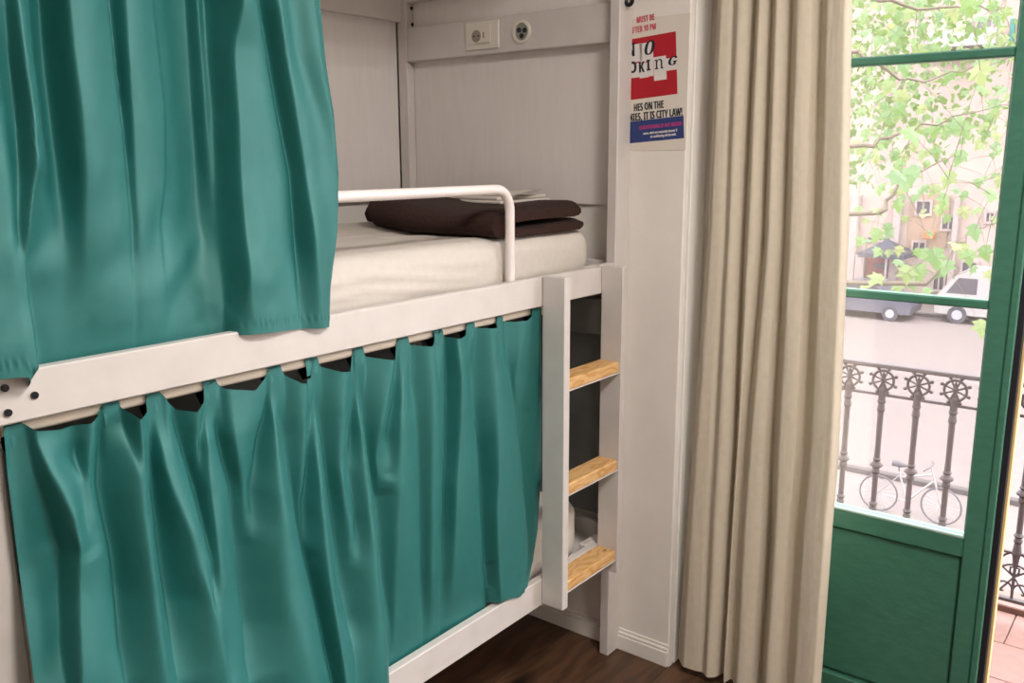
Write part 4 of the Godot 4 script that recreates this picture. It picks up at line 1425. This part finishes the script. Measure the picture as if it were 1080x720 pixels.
# ---------------------------------------------------------------- street
func build_street() -> void:
	var g := structure("ground", "pale sunlit paved street")
	box("paving", Vector3(0.33, STREET - 0.4, -60.0), Vector3(80.0, STREET, 40.0), M.asphalt, g, 0.0)
	var kb := structure("trim_3", "low kerb along the street")
	var kp := on_y(1000, 517, STREET)
	box("kerb_stone", Vector3(kp.x - 0.09, STREET, -30.0), Vector3(kp.x + 0.09, STREET + 0.10, 20.0), M.kerb, kb, 0.01)
	var kp2 := on_y(960, 332, STREET)
	box("kerb_stone", Vector3(kp2.x - 0.1, STREET, -50.0), Vector3(kp2.x + 0.15, STREET + 0.12, 30.0), M.kerb, kb, 0.01)

	# house across the street; its front stands where the pavement ends
	var fx := on_y(940, 318, STREET).x
	var h := thing("town_house", "pale pink town house with shops across the street", "building", Vector3(fx, STREET, -8.0))
	O = h.position
	box("front_wall", Vector3(fx, STREET, -40.0), Vector3(fx + 8.0, 14.0, 14.0), M.stucco, h, 0.0)
	box("ochre_wall", Vector3(fx - 0.05, on_x(975, 262, fx).y, on_x(958, 240, fx).z), Vector3(fx - 0.001, on_x(975, 205, fx).y, on_x(1000, 240, fx).z), M.ochre, h, 0.0)
	# pilasters
	for q in [[942, 7.0], [1003, 5.0], [898, 8.0]]:
		var p := on_x(q[0], 300, fx)
		var w: float = q[1] / 930.0 * (fx + 2.35)
		box("pilaster", Vector3(fx - 0.35, STREET, p.z - w * 0.5), Vector3(fx - 0.002, on_x(q[0], 205, fx).y, p.z + w * 0.5), M.stone, h, 0.03)
	# windows: [left, top, right, bottom] in pixels of the photograph
	var wins := [[993, 226, 1009, 244], [966, 210, 983, 228], [1039, 222, 1050, 236], [962, 253, 977, 270], [1014, 274, 1031, 298], [984, 286, 997, 308], [914, 248, 941, 256], [1030, 20, 1048, 32], [988, 38, 1002, 52], [1008, 42, 1022, 53]]
	for q in wins:
		var a := on_x(q[0], q[1], fx)
		var b := on_x(q[2], q[3], fx)
		var fr := start()
		var lo := Vector3(fx - 0.12, b.y, minf(a.z, b.z))
		var hi := Vector3(fx - 0.002, a.y, maxf(a.z, b.z))
		var t := 0.09
		bx(fr, lo, Vector3(hi.x, hi.y, lo.z + t), 0.0)
		bx(fr, Vector3(lo.x, lo.y, hi.z - t), hi, 0.0)
		bx(fr, Vector3(lo.x, lo.y, lo.z + t), Vector3(hi.x, lo.y + t, hi.z - t), 0.0)
		bx(fr, Vector3(lo.x, hi.y - t, lo.z + t), Vector3(hi.x, hi.y, hi.z - t), 0.0)
		var cz := (lo.z + hi.z) * 0.5
		bx(fr, Vector3(lo.x + 0.03, lo.y + t, cz - 0.03), Vector3(hi.x, hi.y - t, cz + 0.03), 0.0)
		var fm := done(fr, "window", M.stone, h)
		box("pane", Vector3(fx - 0.06, lo.y + t, lo.z + t), Vector3(fx - 0.03, hi.y - t, hi.z - t), M.window, fm, 0.0)
	# the same windows go on to both sides and up the front
	var grid := []
	for k in range(-12, 5):
		for fl in 4:
			var wz := -1.2 + k * 3.3
			if wz > -13.0 and wz < -2.6: continue
			grid.append(Vector2(wz, -0.4 + fl * 3.4))
	var wst := start()
	bx(wst, Vector3(fx - 0.12, 0.0, -0.6), Vector3(fx - 0.002, 0.1, 0.6), 0.0)
	bx(wst, Vector3(fx - 0.12, 1.8, -0.6), Vector3(fx - 0.002, 1.9, 0.6), 0.0)
	for e in [-0.6, -0.04, 0.52]: bx(wst, Vector3(fx - 0.12, 0.1, e), Vector3(fx - 0.002, 1.8, e + 0.08), 0.0)
	var wmesh := wst.commit()
	var pst := start()
	bx(pst, Vector3(fx - 0.06, 0.1, -0.55), Vector3(fx - 0.03, 1.8, 0.55), 0.0)
	var pmesh := pst.commit()
	for q in grid:
		var wn := part("window", wmesh, M.stone, h, Vector3(0, q.y, q.x))
		part("pane", pmesh, M.window, wn)
	# shop front in dull red with its posts
	var s0 := on_x(915, 268, fx)
	var s1 := on_x(941, 292, fx)
	var shop := box("shop_front", Vector3(fx - 0.15, s1.y, s0.z), Vector3(fx - 0.002, s0.y, s1.z), M.shop_red, h, 0.02)
	box("shop_window", Vector3(fx - 0.2, lerpf(s1.y, s0.y, 0.35), lerpf(s0.z, s1.z, 0.3)), Vector3(fx - 0.151, lerpf(s1.y, s0.y, 0.65), s1.z - 0.1), M.window, shop, 0.0)
	box("shop_post", Vector3(fx - 0.4, STREET, s0.z - 0.4), Vector3(fx - 0.1, s0.y, s0.z), M.stone, h, 0.02)
	# long balcony slab higher up, with its white parapet
	var b0 := on_x(976, 38, fx - 1.2)
	var b1 := on_x(1052, 20, fx - 1.2)
	box("balcony_slab", Vector3(fx - 1.2, b0.y - 0.5, b0.z), Vector3(fx - 0.002, b0.y + 0.1, b1.z), M.body_white, h, 0.03)
	box("shutter", Vector3(fx - 0.2, on_x(1068, 52, fx).y, on_x(1066, 30, fx).z), Vector3(fx - 0.002, on_x(1068, 20, fx).y, on_x(1071, 30, fx).z), M.turquoise, h, 0.02)
	var sg := box("shop_sign", Vector3(fx - 0.6, on_x(982, 251, fx).y, on_x(977, 247, fx).z), Vector3(fx - 0.2, on_x(982, 243, fx).y, on_x(988, 247, fx).z), M.orange, h, 0.03)
	tag(sg, "small orange sign on the shop wall")

	# awning on two poles
	var ax := fx - 1.35
	var p0 := on_x(912, 262, ax)
	var p1 := on_x(960, 266, ax)
	var pk := on_x(934, 252, ax)
	var aw := thing("market_umbrella", "dark grey canopy on a pole outside the red shop", "umbrella", Vector3(ax, STREET, (p0.z + p1.z) * 0.5))
	O = aw.position
	var st := start()
	var mid := Vector3(ax, pk.y, (p0.z + p1.z) * 0.5)
	var hw := (p1.z - p0.z) * 0.5
	var cs := [mid + Vector3(-0.9, -0.55, -hw), mid + Vector3(-0.9, -0.55, hw), mid + Vector3(0.9, -0.55, hw), mid + Vector3(0.9, -0.55, -hw)]
	for k in 4:
		var a: Vector3 = cs[k]
		var b: Vector3 = cs[(k + 1) % 4]
		tri(st, a, b, mid, ((a + b) * 0.5 - mid + Vector3.UP * 1.2).normalized())
		quad(st, a, b, b + Vector3.DOWN * 0.18, a + Vector3.DOWN * 0.18, ((a + b) * 0.5 - mid) * Vector3(1, 0, 1))
	done(st, "canopy", M.awning, aw)
	st = start()
	tube(st, [Vector3(mid.x, STREET, mid.z), mid - Vector3(0, 0.05, 0)], 0.05, 8)
	done(st, "pole", M.steel, aw)

	build_van()
	build_bicycle()
	# a car parked along the far kerb, mostly hidden by leaves
	build_car(on_y(910, 332, STREET), plain(rgb(70, 70, 80), 0.3), "grey parked car below the dark canopy")

func car_shape(st: SurfaceTool, at: Vector3, prof: Array, half: float) -> void:
	# side outline in (z, y) extruded along x
	var poly := PackedVector2Array()
	for p in prof: poly.append(Vector2(p[0], p[1]))
	var ids := Geometry2D.triangulate_polygon(poly)
	for s in [-1.0, 1.0]:
		for k in range(0, ids.size(), 3):
			var v := []
			for m in 3: v.append(at + Vector3(s * half, poly[ids[k + m]].y, poly[ids[k + m]].x))
			tri(st, v[0], v[1], v[2], Vector3(s, 0, 0))
	for k in poly.size():
		var a := poly[k]
		var b := poly[(k + 1) % poly.size()]
		var e := b - a
		var n := Vector3(0, -e.x, e.y)
		var mid := (a + b) * 0.5
		var cen := Vector2(0.0, 0.8)
		if n.dot(Vector3(0, mid.y - cen.y, mid.x - cen.x)) < 0.0: n = -n
		quad(st, at + Vector3(-half, a.y, a.x), at + Vector3(half, a.y, a.x), at + Vector3(half, b.y, b.x), at + Vector3(-half, b.y, b.x), n.normalized())

func wheels(at: Vector3, zs: Array, half: float, r: float, parent: Node) -> void:
	for z in zs:
		for s in [-1.0, 1.0]:
			var st := start()
			var c: Vector3 = at + Vector3(s * (half - 0.08), r, z)
			drum(st, c - Vector3(0.1, 0, 0), c + Vector3(0.1, 0, 0), r, 18)
			var w := done(st, "wheel", M.tyre, parent)
			st = start()
			drum(st, c - Vector3(0.105, 0, 0), c + Vector3(0.105, 0, 0), r * 0.55, 14)
			done(st, "hubcap", M.steel, w)

func build_van() -> void:
	var at := on_y(1060, 342, STREET)
	at.y = STREET
	var v := thing("delivery_van", "white delivery van parked in front of the shops", "van", at)
	var st := start()
	car_shape(st, at, [[-2.3, 0.35], [-2.35, 0.9], [-2.2, 1.15], [-1.6, 1.9], [-1.3, 2.05], [2.2, 2.05], [2.35, 1.9], [2.4, 0.35]], 0.95)
	done(st, "body", M.body_white, v)
	var w := start()
	for s in [-1.0, 1.0]:
		quad(w, at + Vector3(s * 0.955, 1.15, -1.95), at + Vector3(s * 0.955, 1.15, -0.9), at + Vector3(s * 0.955, 1.75, -0.9), at + Vector3(s * 0.955, 1.75, -1.55), Vector3(s, 0, 0))
	done(w, "side_window", M.window, v)
	box("stripe", at + Vector3(-0.96, 0.75, -1.2), at + Vector3(-0.951, 0.95, 2.2), M.shop_red, v, 0.0)
	wheels(at, [-1.5, 1.5], 0.95, 0.34, v)

func build_car(at: Vector3, mat: Material, label: String) -> void:
	at.y = STREET
	var v := thing("parked_car", label, "car", at)
	var st := start()
	car_shape(st, at, [[-1.9, 0.3], [-2.0, 0.6], [-1.8, 0.8], [-1.0, 0.9], [-0.5, 1.38], [0.7, 1.42], [1.3, 1.0], [1.9, 0.9], [2.0, 0.6], [1.95, 0.3]], 0.85)
	done(st, "body", mat, v)
	st = start()
	for s in [-1.0, 1.0]:
		quad(st, at + Vector3(s * 0.855, 0.95, -0.85), at + Vector3(s * 0.855, 0.95, 1.1), at + Vector3(s * 0.855, 1.33, 0.65), at + Vector3(s * 0.855, 1.32, -0.45), Vector3(s, 0, 0))
	done(st, "side_window", M.window, v)
	wheels(at, [-1.2, 1.25], 0.85, 0.3, v)

func build_bicycle() -> void:
	var at := on_y(957, 545, STREET)
	at.y = STREET
	var b := thing("bicycle", "pale bicycle parked on the street below the balcony", "bicycle", at)
	var ring := func(z: float) -> Array: return ring_points(at + Vector3(0, 0.33, z), 0.32, 0.0, TAU, 24)
	var grey_tyre := plain(rgb(74, 70, 74), 0.8)
	for z in [-0.52, 0.52]:
		var st := start()
		tube(st, ring.call(z), 0.016, 6, false)
		var w := done(st, "wheel", grey_tyre, b)
		st = start()
		for k in 10:
			var a := PI * k / 10.0
			var d := Vector3(0, sin(a), cos(a)) * 0.31
			tube(st, [at + Vector3(0, 0.33, z) - d, at + Vector3(0, 0.33, z) + d], 0.003, 4, false)
		done(st, "spokes", M.steel, w)
	var st2 := start()
	var crank := at + Vector3(0, 0.28, -0.04)
	var seat := at + Vector3(0, 0.80, -0.20)
	var head := at + Vector3(0, 0.86, 0.34)
	tube(st2, [crank, seat], 0.018, 6)
	tube(st2, [crank, head - Vector3(0, 0.12, -0.02)], 0.02, 6)
	tube(st2, [seat - Vector3(0, 0.1, -0.02), head], 0.018, 6)
	tube(st2, [crank, at + Vector3(0, 0.33, -0.52), seat - Vector3(0, 0.08, 0)], 0.012, 6)
	tube(st2, [head + Vector3(0, 0.12, -0.03), at + Vector3(0, 0.33, 0.52)], 0.017, 6)
	done(st2, "frame", M.body_white, b)
	st2 = start()
	tube(st2, [head + Vector3(-0.3, 0.14, -0.08), head + Vector3(-0.1, 0.16, -0.02), head + Vector3(0.1, 0.16, -0.02), head + Vector3(0.3, 0.14, -0.08)], 0.014, 6)
	done(st2, "handlebar", grey_tyre, b)
	st2 = start()
	tube(st2, [seat + Vector3(0, 0.14, -0.12), seat + Vector3(0, 0.13, 0.02), seat + Vector3(0, 0.13, 0.14)], [0.06, 0.05, 0.02], 8)
	tube(st2, [seat, seat + Vector3(0, 0.12, -0.02)], 0.012, 6)
	done(st2, "saddle", grey_tyre, b)

# ---------------------------------------------------------------- plane tree
func leaf_mesh(noise_seed: int) -> ArrayMesh:
	# five-lobed plane leaf, one unit across, cupped along its veins
	var rim := [Vector2(0.0, -0.42), Vector2(0.16, -0.34), Vector2(0.42, -0.30), Vector2(0.30, -0.12), Vector2(0.52, 0.12), Vector2(0.26, 0.14), Vector2(0.20, 0.28), Vector2(0.0, 0.58), Vector2(-0.20, 0.28), Vector2(-0.26, 0.14), Vector2(-0.52, 0.12), Vector2(-0.30, -0.12), Vector2(-0.42, -0.30), Vector2(-0.16, -0.34)]
	var r := RandomNumberGenerator.new()
	r.seed = noise_seed
	var st := SurfaceTool.new()
	st.begin(Mesh.PRIMITIVE_TRIANGLES)
	var c := Vector3(0, 0, 0.05)
	var ps := []
	for p in rim:
		var q: Vector2 = p * r.randf_range(0.88, 1.1)
		ps.append(Vector3(q.x, q.y, -0.28 * q.x * q.x - 0.22 * q.y * q.y + r.randf_range(-0.04, 0.04)))
	for k in ps.size():
		var a: Vector3 = ps[k]
		var b: Vector3 = ps[(k + 1) % ps.size()]
		var n := (a - c).cross(b - c)
		if n.z < 0.0: n = -n
		for v in [c, b, a]:
			st.set_normal(n.normalized()); st.add_vertex(v)
	return st.commit()

func build_tree() -> void:
	var base := Vector3(6.4, STREET, -5.2)
	var t := thing("plane_tree", "plane tree with large bright green lobed leaves outside the balcony", "tree", base)
	O = base
	var st := start()
	tube(st, [base, base + Vector3(0.05, 2.5, 0.05), base + Vector3(-0.1, 4.6, 0.2), base + Vector3(0.1, 7.5, 0.4), base + Vector3(0.0, 10.0, 0.6)], [0.26, 0.22, 0.19, 0.14, 0.06], 12)
	done(st, "trunk", M.bark, t)
	# traced leaves: [px, py, size in pixels]; the usual size of a leaf gives the distance
	var leaves := [[923, 6, 14], [960, 14, 20], [984, 18, 18], [998, 13, 18], [1023, 6, 28], [1034, 19, 20], [1060, 14, 18], [945, 35, 20], [926, 44, 11], [1058, 41, 11], [1045, 39, 16], [954, 72, 20], [937, 92, 18], [950, 102, 20], [948, 115, 20], [972, 115, 12], [1034, 76, 30], [1050, 111, 18], [1047, 123, 15], [1013, 128, 16], [961, 142, 26], [943, 164, 14], [1002, 135, 16], [1017, 137, 22], [1034, 151, 16], [1052, 144, 14], [1013, 165, 20], [948, 188, 32], [961, 184, 24], [1000, 188, 22], [973, 200, 18], [986, 200, 14], [1046, 205, 22], [1053, 188, 9], [1017, 223, 14], [1030, 222, 9], [1028, 244, 22], [926, 223, 18], [948, 216, 18], [930, 151, 14], [915, 166, 11], [995, 211, 20], [1022, 270, 20], [1039, 266, 20], [1008, 259, 20], [987, 271, 30], [998, 281, 22], [969, 286, 22], [956, 288, 22], [947, 303, 13], [924, 294, 20], [1035, 345, 22], [1026, 284, 14], [1045, 290, 11], [961, 299, 14], [976, 268, 18], [1015, 262, 18], [940, 8, 12], [1048, 6, 14], [972, 30, 12], [1012, 30, 12], [918, 70, 12], [928, 200, 12], [936, 240, 12]]
	var meshes := [leaf_mesh(1), leaf_mesh(2), leaf_mesh(3), leaf_mesh(4)]
	var spots := []
	for q in leaves:
		var size := rng.randf_range(0.15, 0.20)
		var d := clampf(size * 932.0 / q[2], 6.0, 11.0)
		var p: Vector3 = EYE + ray(q[0], q[1]) * d
		spots.append([p, size, rng.randi() % 5])
	# the rest of the boughs, a little further out
	for k in 170:
		var px := rng.randf_range(902, 1075)
		var py := rng.randf_range(-40, 235) if rng.randf() < 0.8 else rng.randf_range(235, 310)
		if py > 215 and px > 1005 and rng.randf() < 0.6: continue
		var d := rng.randf_range(8.0, 12.5)
		var p: Vector3 = EYE + ray(px, py) * d
		spots.append([p, rng.randf_range(0.10, 0.17), rng.randi() % 5])
	# boughs reach from the trunk to groups of leaves, twigs from the boughs to each leaf
	var boughs := [[[980, 300], [1010, 262], [1045, 240]], [[930, 230], [950, 190], [1010, 165]], [[915, 160], [960, 140], [1045, 118]], [[905, 60], [960, 90], [1040, 75]], [[905, -5], [980, 15], [1060, 12]]]
	var nodes := []
	for bi in boughs.size():
		var pts := [base + Vector3(-0.05, 4.6 + bi * 0.8, 0.2)]
		for q in boughs[bi]:
			pts.append(EYE + ray(q[0], q[1] - 4) * 8.2)
		var cv := []
		for k in pts.size() - 1:
			for m in 6: cv.append((pts[k] as Vector3).lerp(pts[k + 1], m / 6.0) + Vector3(rng.randf_range(-0.03, 0.03), rng.randf_range(-0.03, 0.03), rng.randf_range(-0.03, 0.03)))
		cv.append(pts[-1])
		var rad := []
		for k in cv.size(): rad.append(lerpf(0.040, 0.004, pow(float(k) / (cv.size() - 1), 0.6)))
		st = start()
		tube(st, cv, rad, 7)
		done(st, "bough", M.bark, t)
		for k in range(5, cv.size()): nodes.append(cv[k])
	for k in 60:
		var n: Vector3 = nodes[rng.randi() % nodes.size()]
		var off := Vector3(rng.randf_range(-0.9, 0.9), rng.randf_range(-0.6, 0.5), rng.randf_range(-0.2, 2.2))
		var p := n + off
		# keep the traced view between the leaves as it is
		var v := p - EYE
		if v.dot(c_right) / v.dot(c_fwd) * F_PX + 540.0 < 1085.0: continue
		spots.append([p, rng.randf_range(0.12, 0.19), rng.randi() % 5])
	st = start()
	# each leaf hangs from the nearest bough or from a twig that already carries one
	var order := []
	for q in spots:
		var near := 1e9
		for n in nodes: near = minf(near, n.distance_squared_to(q[0]))
		order.append([near, q])
	order.sort_custom(func(a, b): return a[0] < b[0])
	for e in order:
		var q = e[1]
		var best: Vector3 = nodes[0]
		for n in nodes:
			if n.distance_squared_to(q[0]) < best.distance_squared_to(q[0]): best = n
		var midp: Vector3 = (best + q[0]) * 0.5 + Vector3(0, 0.03, 0)
		tube(st, [best, midp, q[0]], [0.0036, 0.0026, 0.0014], 4, false)
		nodes.append(q[0])
	var tw := done(st, "twigs", M.bark, t)
	tag(tw, "", "", "", "stuff")
	for s in spots:
		var o := part("leaf", meshes[rng.randi() % 4], M.leaf[s[2]], t, s[0] - base)
		var face: Vector3 = (EYE - s[0]).normalized() * 0.8 + Vector3(rng.randf_range(-0.6, 0.6), rng.randf_range(0.0, 0.7), rng.randf_range(-0.6, 0.6))
		var zz: Vector3 = face.normalized()
		var dn := Vector3(rng.randf_range(-0.5, 0.5), -1.0, rng.randf_range(-0.5, 0.5))
		var yy: Vector3 = (dn - zz * dn.dot(zz)).normalized()
		o.transform = Transform3D(Basis(yy.cross(zz), yy, zz).scaled_local(Vector3.ONE * s[1]), s[0] - base)

	# a tree further down the street: small leaves nobody could count
	var far := thing("street_tree", "small-leaved tree standing in front of the town house", "tree", Vector3(20.0, STREET, -7.5))
	O = far.position
	st = start()
	tube(st, [far.position, far.position + Vector3(0.1, 3.0, 0.1), far.position + Vector3(0.0, 6.5, 0.3), far.position + Vector3(0.2, 10.0, 0.2)], [0.2, 0.17, 0.12, 0.05], 10)
	done(st, "trunk", M.bark, far)
	st = start()
	var fr := RandomNumberGenerator.new()
	fr.seed = 77
	for k in 5200:
		var v := Vector3(fr.randfn(), fr.randfn(), fr.randfn()).normalized() * pow(fr.randf(), 0.4)
		var p: Vector3 = far.position + Vector3(0, 9.2, 0.8) + v * Vector3(4.2, 4.0, 5.0)
		var n := Vector3(fr.randfn(), fr.randfn() + 0.5, fr.randfn()).normalized()
		var u := n.cross(Vector3(fr.randfn(), fr.randfn(), fr.randfn())).normalized()
		var w := n.cross(u)
		var sz := fr.randf_range(0.06, 0.11)
		tri(st, p - u * sz, p + w * sz, p + u * sz, n)
		tri(st, p - u * sz, p + u * sz * 0.6 - w * sz, p + u * sz, n)
	var fo := done(st, "foliage", M.leaf[1], far)
	tag(fo, "", "", "", "stuff")
